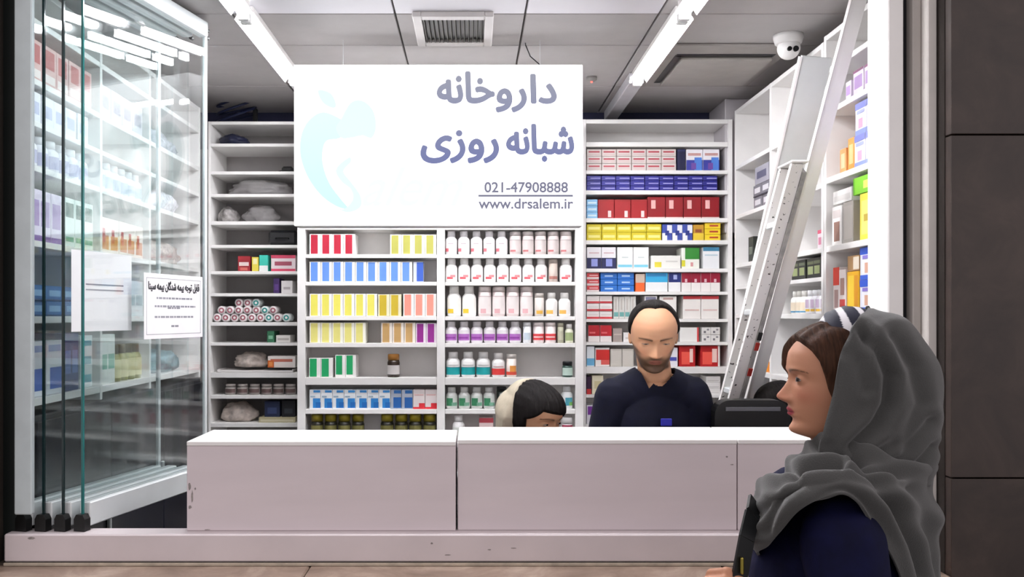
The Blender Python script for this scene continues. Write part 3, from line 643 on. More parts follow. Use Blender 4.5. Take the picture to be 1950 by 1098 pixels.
row(D2, 607, 1257, 1290, 1, 43, 'eeebe6', ((.2, .85, .8, .95, 'c8a8a2'),), 'square white box by the ear', Rr[0])
row(D2, 607, 1302, 1371, 2, 44, 'efebe6', ((0, .86, 1, 1, 'b8343a'), (.1, .35, .9, .42, 'dcc2be')), 'white boxes with red tops', Rr[0])
row(D2, 651, 1121, 1166, 2, 32, 'f0e9e6', ((0, .35, 1, 1, 'b3202a'), (.1, .5, .6, .6, 'd8686c')), 'red and white cartons', Rr[1])
row(D2, 651, 1168, 1186, 1, 26, 'a89c96', ((.1, .5, .9, .6, 'c4b8b0'),), 'brown grey box', Rr[1])
row(D2, 651, 1188, 1208, 1, 18, 'efebe8', ((.2, .3, .8, .5, 'd0c8c4'),), 'small white box', Rr[1])
row(D2, 651, 1276, 1291, 1, 24, 'e6e0dc', ((.2, .3, .8, .5, 'b0a8a4'),), 'small pale box right of the beard', Rr[1])
row(D2, 651, 1296, 1333, 1, 28, 'ecebe8', ((.9, 0, 1, 1, 'cc4a4c'),), 'white box with a red right edge', Rr[1])
row(D2, 651, 1338, 1373, 2, 28, 'e3e1de', ((.2, .2, .45, .5, '77757a'), (.55, .55, .8, .8, '8c8a8e')), 'white boxes with grey dots', Rr[1], 2)
row(D2, 698, 1118, 1133, 1, 39, 'e9f0f4', ((0, .05, 1, .4, '6fb4dc'),), 'white box with a light blue wave', Rr[2])
row(D2, 698, 1134, 1162, 1, 36, 'f0e9e6', ((.05, .35, 1, .9, 'c62c28'), (.4, .1, 1, .35, 'd8605a')), 'box with red and white diagonal print', Rr[2])
row(D2, 698, 1163, 1208, 2, 34, 'c9c4ba', ((.1, .1, .9, .9, 'd4cfc6'),), 'plain grey cartons', Rr[2])
row(D2, 698, 1272, 1292, 1, 36, 'eceaf0', ((.2, .3, .9, .5, '4a52a8'),), 'white box with blue print', Rr[2])
row(D2, 698, 1294, 1326, 1, 40, 'b01a1e', ((.15, .1, .65, .7, 'e8584a'), (.65, .2, .85, .85, 'f4d4cc')), 'red picture box next to the shoulder', Rr[2])
row(D2, 698, 1335, 1373, 1, 40, 'b01a1e', ((.1, .1, .6, .7, 'e8584a'), (.6, .2, .85, .85, 'f4d4cc'), (.9, 0, 1, 1, 'f0e8e4')), 'red picture box at the shelf end', Rr[2])
row(D2, 751, 1118, 1127, 1, 34, '3a2440', ((0, .0, 1, .3, 'c03a3a'),), 'slim dark violet box', Rr[3])
row(D2, 751, 1128, 1150, 1, 36, 'e9e2c6', ((.2, .3, .8, .7, 'd2c79a'),), 'cream box left of the sleeve', Rr[3])
row(D2, 751, 1346, 1374, 1, 34, 'ebe8e6', ((.1, .2, .9, .3, 'c9c5c2'),), 'white cartons right of the sleeve', Rr[3], 3)
row(D2, 808, 1118, 1136, 1, 36, 'eceaf0', ((.1, .5, .9, .95, '7a3a9a'),), 'white box with a purple top', Rr[4])
row(D2, 808, 1350, 1374, 1, 36, 'e6e4e2', ((.1, .2, .9, .3, 'c4c0bd'),), 'white cartons right of the scrubs', Rr[4], 2)

# left back unit
def lump(name, x, y, z, rx, ry, rz, m, label, cat, seed, amp=.25, sub=4, group=None):
    """crumpled bag: a lumpy sphere with a flat underside resting on z"""
    bm = bmesh.new(); bmesh.ops.create_icosphere(bm, subdivisions=sub, radius=1)
    from mathutils import noise
    for p in bm.verts:
        n = noise.noise(p.co * 1.7 + Vector((seed, 0, 0))) * amp + abs(noise.noise(p.co * 4.5 + Vector((0, seed, 0)))) * amp * .9
        q = p.co * (1 + n); p.co = (q.x * rx, q.y * ry, max(q.z, -.62) * rz)
    lo = min(p.co.z for p in bm.verts); hi = max(p.co.z for p in bm.verts)
    for p in bm.verts: p.co.z = (p.co.z - lo) / (hi - lo) * rz * 2
    for a, r in ((0, rx), (1, ry)):
        e = max(abs(p.co[a]) for p in bm.verts)
        for p in bm.verts: p.co[a] *= r / e
    me = bpy.data.meshes.new(name); bm.to_mesh(me); bm.free(); me.materials.append(m)
    me.polygons.foreach_set('use_smooth', [True] * len(me.polygons))
    return tag(link(name, me, None, (x, y, z + .0006)), label, cat, group)
def lbag(x0, x1, y, hpx, m, label, seed, cat='bag', name='plastic_bag', dep=.08, amp=.25):
    d = DSD; lump(name, (px(x0, d) + px(x1, d)) / 2, d + .02 + dep, pz(y, d), (px(x1, d) - px(x0, d)) / 2, dep, hpx * d / F / 2, m, label, cat, seed, amp)
BAGD = mat('1a1d36', .5, var=.3, name='dark_bag'); BAGG = mat('8b8786', .5, var=.5, scale=40, name='patterned_bag'); BAGW = mat('b9aea6', .5, var=.35, scale=30, name='cream_bag')
lbag(404, 466, 273, 26, BAGD, 'dark navy cloth bag on the second highest left shelf', 1)
lbag(421, 551, 369, 33, CLEARBAG, 'clear plastic bag of packets on the left back shelves', 3)
lbag(404, 446, 421, 34, BAGG, 'grey patterned plastic bag beside a clear bag on the left shelves', 4)
lbag(450, 528, 421, 36, CLEARBAG, 'clear plastic bag beside a patterned bag on the left shelves', 5)
lbag(434, 506, 700, 30, BAGW, 'crumpled cream plastic bag on a tray on the left shelves', 6)
lbag(404, 486, 805, 38, BAGW, 'large crumpled cream bag just above the counter on the left', 8)
dd = DSD
o = tag(obj('carry_case', MB().bbox(-.066, .066, 0, .14, 0, .07, .012), mat('111216', .5, name='black_case'), None, (px(535, dd), dd + .03, pz(466, dd) + .0006)), 'black case lying on the left back shelves beside the sign', 'case')
obj('handle', MB().tube([(-.03, -.002, .03), (-.028, -.012, .034), (.028, -.012, .034), (.03, -.002, .03)], .003, 6), BLACK, o)
o = tag(obj('pouch', MB().bbox(-.026, .026, 0, .07, 0, .028, .008), BLACK, None, (px(544, dd), dd + .03, pz(326, dd) + .0006)), 'small black pouch on the third highest left shelf', 'pouch')
obj('strap', MB().tube([(-.026, .03, .014), (-.045, .02, .006), (-.05, .015, .003)], .002, 6), BLACK, o)
WL = 'left back shelves'
row(dd, 516, 451, 475, 1, 29, '8e1f28', ((.1, .35, .9, .6, 'e6d6d0'), (.2, .05, .8, .25, 'c96a60')), 'dark red tin box', WL)
row(dd, 516, 478, 491, 1, 27, 'e2cf52', ((.2, .5, .8, .9, 'f0e8b0'),), 'small yellow box', WL)
row(dd, 516, 492, 509, 1, 31, '3fc2ae', ((0, 0, 1, .35, 'e9ecea'),), 'teal topped white box', WL)
row(dd, 516, 514, 562, 1, 31, 'e9dcde', ((0, .8, 1, 1, 'c2405c'), (0, 0, 1, .15, 'c2405c'), (.15, .35, .85, .6, '9c4a5c')), 'wide pink and white box', WL)
row(dd, 558, 519, 531, 1, 29, '3a2358', ((.2, .2, .8, .6, '5a3c80'),), 'dark purple box', WL)
row(dd, 558, 534, 556, 1, 24, 'e3dfdf', ((.2, .3, .8, .5, 'b0a8ac'),), 'white box beside a purple box', WL)
row(dd, 652, 507, 521, 1, 22, '2f6a4c', ((.2, .3, .8, .6, '7ab090'),), 'small green box', WL)
row(dd, 652, 524, 552, 1, 14, 'e0dcd8', ((.1, .3, .9, .6, 'b8b2ae'),), 'flat white box beside a small green box', WL)
row(dd, 700, 508, 562, 1, 22, 'e6dfda', ((.1, .5, .9, .75, 'b86a5a'),), 'white and red box beside a cream bag', WL)
row(dd, 700, 509, 521, 1, 14, 'c8642c', ((.2, .2, .8, .8, 'd98a4a'),), 'small orange box in front of a white box', WL, dep=.006, inset=.003)
o = tag(obj('tray', MB().bbox(-.175, .175, 0, .2, 0, .008, .002), WHITE2, None, (px(485, dd), dd + .004, pz(709, dd) + .0006)), 'flat white tray under the cream bag on the left shelves', 'tray')
for s in (-1, 1): obj('rim', MB().box(min(s * .175, s * .171), max(s * .175, s * .171), .002, .198, .0085, .014), WHITE2, o)
brow(dd, 752, 424, 562, 6, 20, '8c8682', 'a49c98', ((-60, 60, .2, .55, '5c4a48'),), 'squat grey jars', 'low left back shelf', 'jar')
row(dd, 805, 490, 562, 1, 10, 'b9b08e', ((.05, .2, .95, .6, 'd2cbb0'),), 'flat tan carton', 'lowest left back shelf')
row(dd, 795, 500, 530, 1, 30, '27304e', ((.2, .2, .8, .6, '3c4870'),), 'dark blue box standing on the flat tan carton', '', dep=.07, inset=.03)
row(dd, 795, 533, 560, 1, 32, '1b1d22', ((.2, .2, .8, .5, '34383f'),), 'black box standing on the flat tan carton', '', dep=.07, inset=.03)
# rolled bandages piled end on
roll_me = {}
def roll(x, z, r, kind, label, group):
    if kind not in roll_me:
        c1, c2 = {'red': ('d9d2d2', '9c5a66'), 'teal': ('d6dedd', '2f8f8a')}[kind]
        roll_me[kind] = (MB().lathe([(r * .93, 0), (r, .003), (r, .085), (r * .93, .088)], 14, axis='Y').mesh('bandage_roll', mat(c1, .6, var=.1, scale=40), True),
                         MB().lathe([(r * .62, -.0012), (r * .62, .0005)], 12, axis='Y').mesh('roll_end', mat(c2, .6, var=.2)),
                         MB().lathe([(r * .3, -.002), (r * .3, -.001)], 10, axis='Y').mesh('roll_core', mat('e6e2e0', .6)))
    a, b, c = roll_me[kind]
    o = tag(link('bandage_roll', a, None, (x, DSD + .014 + random.uniform(0, .01), z), 0), label, 'roll', group); link('roll_end', b, o); link('roll_core', c, o)
rr = .0196; zb = pz(613, DSD) + .001; x0 = px(403, DSD) + rr
for lv, n, sk in ((0, 9, 0), (1, 7, .5), (2, 3, 2.0)):
    for i in range(n):
        off = i + sk + (.5 if lv == 2 else 0)
        k = 'teal' if off >= 4 and (i + lv) % 2 == 0 and off > 4.2 else 'red'
        where = ['bottom row', 'middle row', 'top row'][lv]
        roll(x0 + off * (2 * rr + .0006), zb + rr + lv * rr * 1.74, rr, k, f'{ORD[i]} bandage roll from left in the {where} of the piled rolls', 'bandage rolls piled on the left shelf')
# cable coil on top of the left unit
cc = tag(obj('cable_coil', MB().tube([(.09 * math.cos(a / 10), .06 * math.sin(a / 10), .012 + .0006 * a + .05 * (1 + math.sin(a / 10 + 1)) * .6) for a in range(0, 200)], .006, 6), mat('1b2140', .5, name='cable_blue'), None, (px(434, DSD), DSD + .15, pz(231, DSD) - .008)), 'coil of dark blue cable on top of the left back shelves', 'cable')
obj('cable_tie', MB().bbox(.080, .100, -.012, .012, .03, .10, .003), BLACK, cc)

# right wall goods (front face towards the room)
def rrow(d0, d1, z, h, n, base, dec, desc, where, k=1, dep=.13, inset=.012, side=1, fill=.96):
    """cartons along a side wall, counted from the window"""
    w = (d1 - d0) / n; X = (XRF + inset) if side > 0 else (XLF - inset)
    for i in range(n):
        for j in range(k):
            lab = names(i, n, j, k, desc, where).replace('from left', 'from window')
            carton(X + side * random.uniform(0, .006), d0 + (i + .5) * w, z + .0006 + j * (h / k + .0003), w * fill, h / k - .0006, dep, base, dec, lab, f'{desc} {where}' if n * k > 1 else None, rz=-side * PI / 2)
def bcol(d0, d1, z, h, n, body, cap, bands, desc, where, side=1, kind='pill', inset=.012, fill=.9):
    w = (d1 - d0) / n; r = w * fill / 2; X = (XRF + inset + r) if side > 0 else (XLF - inset - r)
    for i in range(n):
        lab = f'{ORD[i]} from window of {desc}, {where}' if n > 1 else f'{desc}, {where}'
        bottle(X, d0 + (i + .5) * w, z + .0006, r, h, body, cap, bands, lab, f'{desc} {where}' if n > 1 else None, kind, rz=-side * PI / 2)
def q(x): return XRF * F / (x - CX)      # depth at which the right shelf front appears at pixel column x
NR = 'right wall by jamb'
rrow(q(1680), q(1662), 2.314, .085, 1, 'd9cbe0', ((.1, .5, .9, .9, 'b49ac4'), (.2, .1, .8, .3, '8a6aa4')), 'small lilac box near the jamb', 'high right shelf')
rrow(2.695, 2.845, 2.314, .080, 2, 'd8cbdc', ((.1, .25, .9, .75, 'a284b4'), (0, .9, 1, 1, '7a4a6a')), 'lilac and white cartons', 'high right shelf')
rrow(2.86, 2.90, 2.314, .06, 1, 'cfc4d6', ((.1, .25, .9, .75, 'a284b4'),), 'tiny lilac box farthest from the jamb', 'high right shelf')
PK = ((0, 0, 1, .16, '8c9be0'), (.12, .18, .9, .62, 'f6e9ee'), (.3, .2, .7, .5, 'e2a8c4'), (0, .80, 1, 1, '7f86c8'), (.15, .66, .85, .76, 'a9b2e4'))
rrow(2.60, 2.84, 2.085, .203, 3, 'e6e4f2', PK, 'lilac and blue baby care packs', NR, 2)
rrow(2.845, 2.895, 2.085, .105, 1, 'e89a4a', ((.2, .2, .8, .8, 'f2c48a'),), 'taller orange box beside the lilac packs', '')
rrow(2.90, 2.95, 2.085, .08, 1, 'e6a468', ((.2, .2, .8, .8, 'f4d0a4'),), 'shorter pale orange box beside the lilac packs', '')
rrow(2.60, 2.80, 1.853, .145, 2, 'ead84a', ((.12, .12, .88, .85, 'f0e47a'), (.3, .4, .7, .55, 'b8a03a')), 'tall yellow boxes', NR)
rrow(2.60, 2.85, 1.853 + .1465, .055, 1, '7cc62c', ((.3, .25, .8, .7, 'd6e86a'), (0, 0, .04, 1, '58a01c')), 'bright green box lying on the yellow boxes', '')
rrow(2.85, 2.93, 1.853, .135, 1, 'a9a49e', ((.1, .1, .9, .9, 'b5b0aa'),), 'grey carton beside the yellow boxes', NR)
rrow(2.935, 3.015, 1.853, .13, 1, 'e9e6e4', ((.2, .1, .8, .6, '8c6a5e'), (.1, .7, .9, .9, 'd2c9c6')), 'white box with a brown picture', NR)
rrow(2.86, 3.01, 1.853 + .1355, .045, 1, 'e3e1df', ((.05, .2, .95, .6, 'cfccc9'),), 'white carton lying across two boxes', NR)
DP = ((0, 0, 1, .14, '3a62d0'), (.15, .15, .85, .62, 'f4f4fa'), (.35, .2, .65, .52, 'd8a890'), (0, .78, 1, 1, '2d55c4'), (.2, .64, .8, .75, '8a7ad0'))
rrow(2.60, 2.80, 1.63, .20, 2, 'e8ebf8', DP, 'blue and white baby packs', NR, 2)
rrow(2.81, 2.90, 1.63, .13, 1, 'e8b020', ((.1, .1, .6, .9, 'f0cc3a'), (.65, .1, .95, .9, 'd89418')), 'golden yellow box', NR)
rrow(2.81, 2.90, 1.63 + .131, .05, 1, 'b08a5c', ((.5, .1, 1, .9, 'e6dcc8'),), 'brown cardboard box lying on the golden box', '')
rrow(2.905, 2.96, 1.63, .14, 1, 'eee4e2', ((.1, .05, .9, .3, 'c6413c'), (.2, .4, .8, .8, 'b08a80')), 'white pack with a red base', NR)
rrow(2.962, 3.015, 1.63, .15, 1, 'f0e6e4', ((0, .6, 1, 1, 'd8402e'), (.2, .1, .8, .5, 'b89a96')), 'white pack with a red top', NR)
for i, dv in enumerate((2.545, 2.575)):
    bottle(1.205 + .014, dv, 1.6306, .012, .11, '1c3a2c', '12281e', ((-60, 60, .1, .5, '2c5a42'),), ['slim dark green bottle nearest the jamb on the right wall', 'slim dark green bottle second from the jamb on the right wall'][i], 'slim green bottles', 'tube', -PI / 2)
rrow(2.60, 3.00, 1.40, .16, 5, 'e4e2f0', ((.1, .3, .9, .8, '6a70c0'),), 'white and blue packs', 'behind grey scarf')
FR = 'right wall behind ladder'
rrow(3.08, 3.14, 1.853, .065, 1, 'f0dfe6', ((.0, .8, 1, 1, 'd8607c'), (.15, .2, .85, .6, 'd88aa4')), 'pink edged white box', FR)
rrow(3.105, 3.40, 1.752, .072, 4, '22241f', ((.15, .2, .85, .6, '8f9a6a'), (.1, .7, .9, .85, '5a6048')), 'black boxes with olive print', FR)
rrow(3.080, 3.101, 1.752, .07, 1, 'e6d6bc', ((.2, .2, .8, .8, 'f0e6d4'),), 'slim cream box beside black boxes', FR)
bcol(3.08, 3.27, 1.625, .085, 4, 'eae9ee', 'f2f2f4', ((-50, 50, .1, .2, 'e2b850'), (-40, 40, .25, .6, 'c9b4cc')), 'white bottles with lilac labels', FR)
bcol(3.28, 3.42, 1.625, .085, 3, 'f2f0ea', 'e8e6e0', ((-60, 60, .15, .5, 'e8d9c2'), (-80, 80, .06, .12, '4f8fb4')), 'cream white bottles', FR)
bcol(3.63, 3.74, 1.385, .15, 2, 'e8902a', 'f2f0ec', ((-70, 70, .3, .42, 'f2e2cc'),), 'orange bottles with white caps', FR)
rrow(3.76, 3.86, 1.385, .12, 1, 'e4a23c', ((.2, .2, .8, .7, 'f4dcb0'),), 'amber box beside orange bottles', FR)
rrow(3.20, 3.40, 1.385, .11, 3, 'e6e8f0', ((.15, .3, .85, .7, '5a6cd0'),), 'white boxes with blue print', FR)
rrow(3.64, 3.86, 2.075, .10, 2, '77757c', ((.15, .3, .85, .75, 'd8d6da'), (0, 0, 1, .1, '3a3a44')), 'grey cartons', 'far right wall', 2)
rrow(3.66, 3.84, 2.075 + .101, .075, 1, 'a4a2ac', ((.15, .3, .85, .7, '5a5a70'),), 'bluish grey carton on top of the grey cartons', 'at the far right')
rrow(3.87, 3.94, 1.853, .11, 1, '2b2e2a', ((.2, .3, .8, .6, '6a7064'),), 'dark box', 'far right wall')
rrow(3.70, 3.95, 1.1, .15, 3, 'c9ccd6', ((.15, .3, .85, .7, '6a7ab0'),), 'grey blue boxes', 'low far right wall')

# left wall goods, seen through the glass
def lq(x): return XLF * F / (x - CX)
GW = 'behind glass doors'
rrow(2.515, 2.93, 2.29, .12, 5, 'd8b0ac', ((.15, .45, .85, .9, 'b8605e'), (.1, .1, .9, .3, 'efe2de')), 'red and cream packs on the highest stocked shelf', GW, side=-1)
rrow(2.99, 3.38, 2.29, .11, 4, 'c9c4cc', ((.15, .3, .85, .7, '8c8494'),), 'grey packs on the highest stocked shelf', GW, side=-1)
rrow(2.515, 2.90, 2.17, .09, 5, 'e6e6ee', ((.15, .3, .85, .7, 'b4b8d4'),), 'pale lilac boxes', GW, side=-1)
bcol(2.515, 2.92, 2.045, .095, 6, 'eceaf2', 'f0eff4', ((-60, 60, .1, .5, 'b9b6d4'),), 'white bottles with lavender labels', GW, side=-1)
bcol(2.99, 3.39, 2.045, .10, 6, 'e9eaee', 'dfe0e4', ((-60, 60, .1, .5, 'a8b4c4'),), 'white bottles with slate labels', GW, side=-1)
rrow(2.515, 2.72, 1.832, .15, 3, 'e4d6ea', ((.1, .3, .9, .8, 'a98ac0'), (0, 0, 1, .12, '8c6ca8')), 'violet cartons', GW, side=-1)
rrow(2.73, 2.94, 1.832, .15, 3, 'e2ece4', ((.1, .6, .9, .9, '2f5a48'), (.1, .1, .9, .2, '6fb090')), 'white cartons with dark green tops', GW, side=-1)
rrow(2.99, 3.39, 1.832, .12, 5, 'eadfd6', ((.1, .1, .9, .5, 'c47a4a'), (.2, .3, .5, .7, 'b83c3c')), 'cream cartons with orange and red print', GW, side=-1)
rrow(2.515, 2.94, 1.617, .09, 4, '3f6da4', ((.15, .3, .85, .7, '8fb4d8'), (0, 0, 1, .1, '24406c')), 'blue boxes', GW, 2, side=-1, fill=.97)
rrow(2.515, 2.72, 1.385, .16, 2, 'e9edf4', ((.2, .1, .95, .5, '4a6cc0'), (.1, .8, .9, .92, '9ab0d8')), 'tall white boxes with blue swirls', GW, side=-1)
rrow(2.73, 2.84, 1.385, .18, 2, '2f4474', ((.15, .3, .85, .7, '5a78b4'),), 'navy boxes', GW, side=-1)
rrow(2.85, 2.94, 1.385, .17, 1, 'dfe9ea', ((.1, .1, .9, .25, '4aa4b4'), (.1, .45, .9, .6, '4aa4b4'), (.1, .8, .9, .9, '4aa4b4')), 'white box with turquoise stripes', GW, side=-1)
rrow(2.99, 3.12, 1.385, .17, 2, 'e2e8e4', ((.1, .3, .9, .6, '6fb09c'),), 'white boxes with mint bands', GW, side=-1)
bcol(3.13, 3.39, 1.385, .13, 4, '8a8a4a', '4a4428', ((-60, 60, .1, .6, 'd6cf9a'),), 'olive bottles', GW, side=-1)
rrow(2.99, 3.39, 1.617, .13, 5, 'dcdfe2', ((.1, .3, .9, .6, '9fb0b8'),), 'pale grey boxes', GW, side=-1)
for i, (d0, zz, c1) in enumerate(((3.46, 2.29, 'b4b4be'), (3.46, 2.045, 'c6c4cc'), (3.46, 1.832, 'b8aca6'), (3.46, 1.617, 'a9bdb8'), (3.46, 1.385, '7f98a0'))):
    lump('plastic_bag', XLF - .10, d0 + .26, zz, .085, .24, .05, mat(c1, .45, var=.5, scale=45, name='printed_bag'),
         f'printed plastic bag of sachets on the {["highest", "second", "third", "fourth", "lowest"][i]} shelf at the far left wall', 'bag', 20 + i, .25, 4, 'plastic bags at the far left wall')

# ---------------------------------------------------------------- slanted boards and the ladder, all leaning against the right wall shelves
def P3(x, y, d): return (px(x, d), d, pz(y, d))
def lean(x0, y0, x1, y1, d, ztop=None):
    """straight line through two sighted points at depth d, run down to the floor: returns bottom and top (x, z)"""
    a, b = P3(x0, y0, d), P3(x1, y1, d); k = (a[0] - b[0]) / (a[2] - b[2]); zt = ztop or a[2]
    return (a[0] - k * a[2], 0.0), (a[0] + k * (zt - a[2]), zt), k
def line3(t_, b_p):
    """top point and a lower point sighted at their own depths -> foot on the floor and top"""
    a, c_ = Vector(P3(*t_)), Vector(P3(*b_p)); k = a.z / (a.z - c_.z); return a + (c_ - a) * k, a
def at_z(ft, tp, z): return ft + (tp - ft) * (z / tp.z)
f_, t_ = line3((1555, 108, 2.955), (1420, 690, 3.40))
pb = thing('leaning_plank', 'tall pale grey board leaning against the right wall shelves behind the ladder', 'board', f_); t_ = t_ - f_
wP = .098
obj('face', MB().bar((0, 0, .002), t_, wP, .018, (0, -1, 0)), mat('c9cccb', .5, var=.03, name='board_grey'), pb)
e_o = Vector((-wP / 2 - .0045, 0, 0)); obj('edge_strip', MB().bar(Vector((0, 0, .002)) + e_o, t_ + e_o, .0075, .0196, (0, -1, 0)), WHITE, pb)
f_, t_ = line3((1637, -8, 2.69), (1437, 740, 3.30))
br = thing('leaning_board', 'narrow white board leaning above the ladder beside the lilac packs', 'board', f_); t_ = t_ - f_
obj('face', MB().bar((0, 0, .002), t_, .043, .02, (0, -1, 0)), WHITE, br)
e_o = Vector((-.0235, 0, 0)); obj('edge_strip', MB().bar(Vector((0, 0, .002)) + e_o, t_ + e_o, .0035, .021, (0, -1, 0)), WHITE2, br)
SPECK = bpy.data.materials.new('speckled_paint'); SPECK.use_nodes = True
nt = SPECK.node_tree; b_ = nt.nodes['Principled BSDF']; b_.inputs['Roughness'].default_value = .5
tc_ = nt.nodes.new('ShaderNodeTexCoord'); vz = nt.nodes.new('ShaderNodeTexNoise'); vz.inputs['Scale'].default_value = 75; vz.inputs['Detail'].default_value = 3
cr_ = nt.nodes.new('ShaderNodeValToRGB'); e_ = cr_.color_ramp.elements; e_[0].position = .30; e_[0].color = lin('3a3633') + (1,); e_[1].position = .35; e_[1].color = lin('f0edea') + (1,)
nt.links.new(tc_.outputs['Object'], vz.inputs['Vector']); nt.links.new(vz.outputs['Fac'], cr_.inputs[0]); nt.links.new(cr_.outputs[0], b_.inputs['Base Color'])
GREYRAIL = mat('a5a3a0', .45, .2, var=.25, scale=40, name='worn_aluminium')
f_, t_ = line3((1520, 312, 2.75), (1405, 735, 3.15))
lad = thing('step_ladder', 'paint speckled ladder leaning beside the right wall shelves', 'ladder', f_); t_ = t_ - f_; o_ = Vector((0, 0, .002))
def rail(nm, dx, dy, w, t, m): return obj(nm, MB().bar(o_ + Vector((dx, dy, 0)), t_ + Vector((dx, dy, 0)), w, t, (0, -1, 0)), m, lad)
rail('rail', -.008, -.012, .036, .018, SPECK); rail('rail', -.008, .088, .036, .018, SPECK); rail('rail_edge', .018, .038, .013, .118, GREYRAIL)
for kz in range(7):
    p = at_z(Vector((0, 0, 0)), t_, .22 + kz * .28)
    obj('rung', MB().bbox(p.x - .022, p.x + .006, p.y - .0025, p.y + .0785, p.z, p.z + .02, .003), ALU, lad)
for z, cc_ in ((1.50, 'a02a22'), (1.41, 'a02a22'), (1.535, '1c1c1c')):
    p = at_z(Vector((0, 0, 0)), t_, z); p2 = at_z(Vector((0, 0, 0)), t_, z + .026); e_o = Vector((.018, -.034, 0))
    obj('tape_band', MB().bar(p + e_o, p2 + e_o, .0145, .003, (0, -1, 0)), mat(cc_, .5), lad)
obj('top_clip', MB().bbox(t_.x - .03, t_.x + .024, t_.y - .026, t_.y + .098, t_.z + .0005, t_.z + .008, .002), WHITE, lad)

# ---------------------------------------------------------------- folded glass doors
PA = math.atan2(.243, 1.0)
def pane(k, label):
    t = thing('glass_door', label, 'glass door', (-1.052 - .0525 * k, 2.405, 1.041), -PA, 'folded glass doors'); L = .62; H = 2.605 - 1.041
    obj('glass', MB().box(-.003, .003, .006, L - .004, .075, H - .05), GLASS, t)
    obj('glass_edge', MB().box(-.0032, .0032, 0, .0055, .04, H - .03), GEDGE2 if k == 0 else GEDGE, t)
    obj('glass_edge', MB().box(-.003, .003, L - .0035, L, .075, H - .05), GLASS, t)
    if k in (0, 3): obj('end_profile', MB().bbox(-.006, .006, L + .0005, L + .014, .0, H, .002), ALU, t)
    obj('bottom_rail', MB().bbox(-.017, .017, .012, L, .010, .0745, .003), ALU, t)
    obj('top_rail', MB().bbox(-.017, .017, .012, L, H - .0495, H, .003), ALU, t)
    b = obj('hinge_block', MB().prism([(-.017, 0), (.017, 0), (.017, .032), (.010, .044), (-.010, .044), (-.017, .032)], -.012, .0115), BLACK, t)
    obj('hinge_block', MB().prism([(-.017, H - .04), (.017, H - .04), (.017, H), (-.017, H)], -.012, .0115), BLACK, t)
    for z in (H - .02, H - .045): obj('pivot', MB().lathe([(.007, 0), (.007, .012)], 10, (0, L + .0145, z), axis='Y'), BLACK, t)
    return t
p0 = pane(0, 'folded glass door nearest the counter, with a notice taped to it')
pane(1, 'second folded glass door from the counter, with a blank sheet taped to it')
pane(2, 'third folded glass door from the counter with a dark edge')
pane(3, 'folded glass door farthest left against the aluminium jamb')
# a notice and a blank sheet on the doors
PAPER = mat('f0eef0', .7, var=.02, name='paper'); INK = mat('2a2a30', .7, name='ink'); INKG = mat('8d8d96', .7, name='faint_ink')
def sheet(k, t0, t1, z0, z1, label, cat='notice'):
    r = thing('paper_notice', label, cat, (-1.052 - .0525 * k, 2.405, 0), -PA)
    f = obj('sheet', MB().box(.0033, .0039, t0, t1, z0, z1), PAPER, r)
    return r
def on_pane(o):   # lettering is made facing -y: turn it to face +x of the sheet
    for v in o.data.vertices: x, y, z = v.co; v.co = (-y, x, z)
n1 = sheet(0, .275, .605, 1.548, 1.748, 'white notice with a Persian heading taped to the nearest glass door')
for a, b, c, d in ((.287, .593, 1.733, 1.7345), (.287, .593, 1.561, 1.5625)): obj('border_line', MB().box(.0039, .0043, a, b, c, d), INKG, n1)
for a in (.287, .5915): obj('border_line', MB().box(.0039, .0043, a, a + .0015, 1.561, 1.7345), INKG, n1)
on_pane(lettering('lettering', shape('قابل توجه بیمه شدگان بیمه سینا'), .297, .583, 1.692, 1.726, -.0041, INK, n1, 0, 0, .0010))
for z, a, b in ((1.670, .34, .54), (1.645, .33, .56), (1.640, .40, .47), (1.612, .33, .55), (1.583, .42, .46)):
    u = a
    while u < b:
        w = random.uniform(.008, .024); obj('text_line', MB().box(.0039, .0043, u, min(u + w, b), z, z + .006), INKG, n1); u += w + .004
n2 = sheet(1, .03, .30, 1.575, 1.80, 'blank white sheet taped to the second glass door', 'sheet')
for z in (1.705, 1.690): obj('text_line', MB().box(.0039, .0043, .09, .26, z, z + .004), INKG, n2)

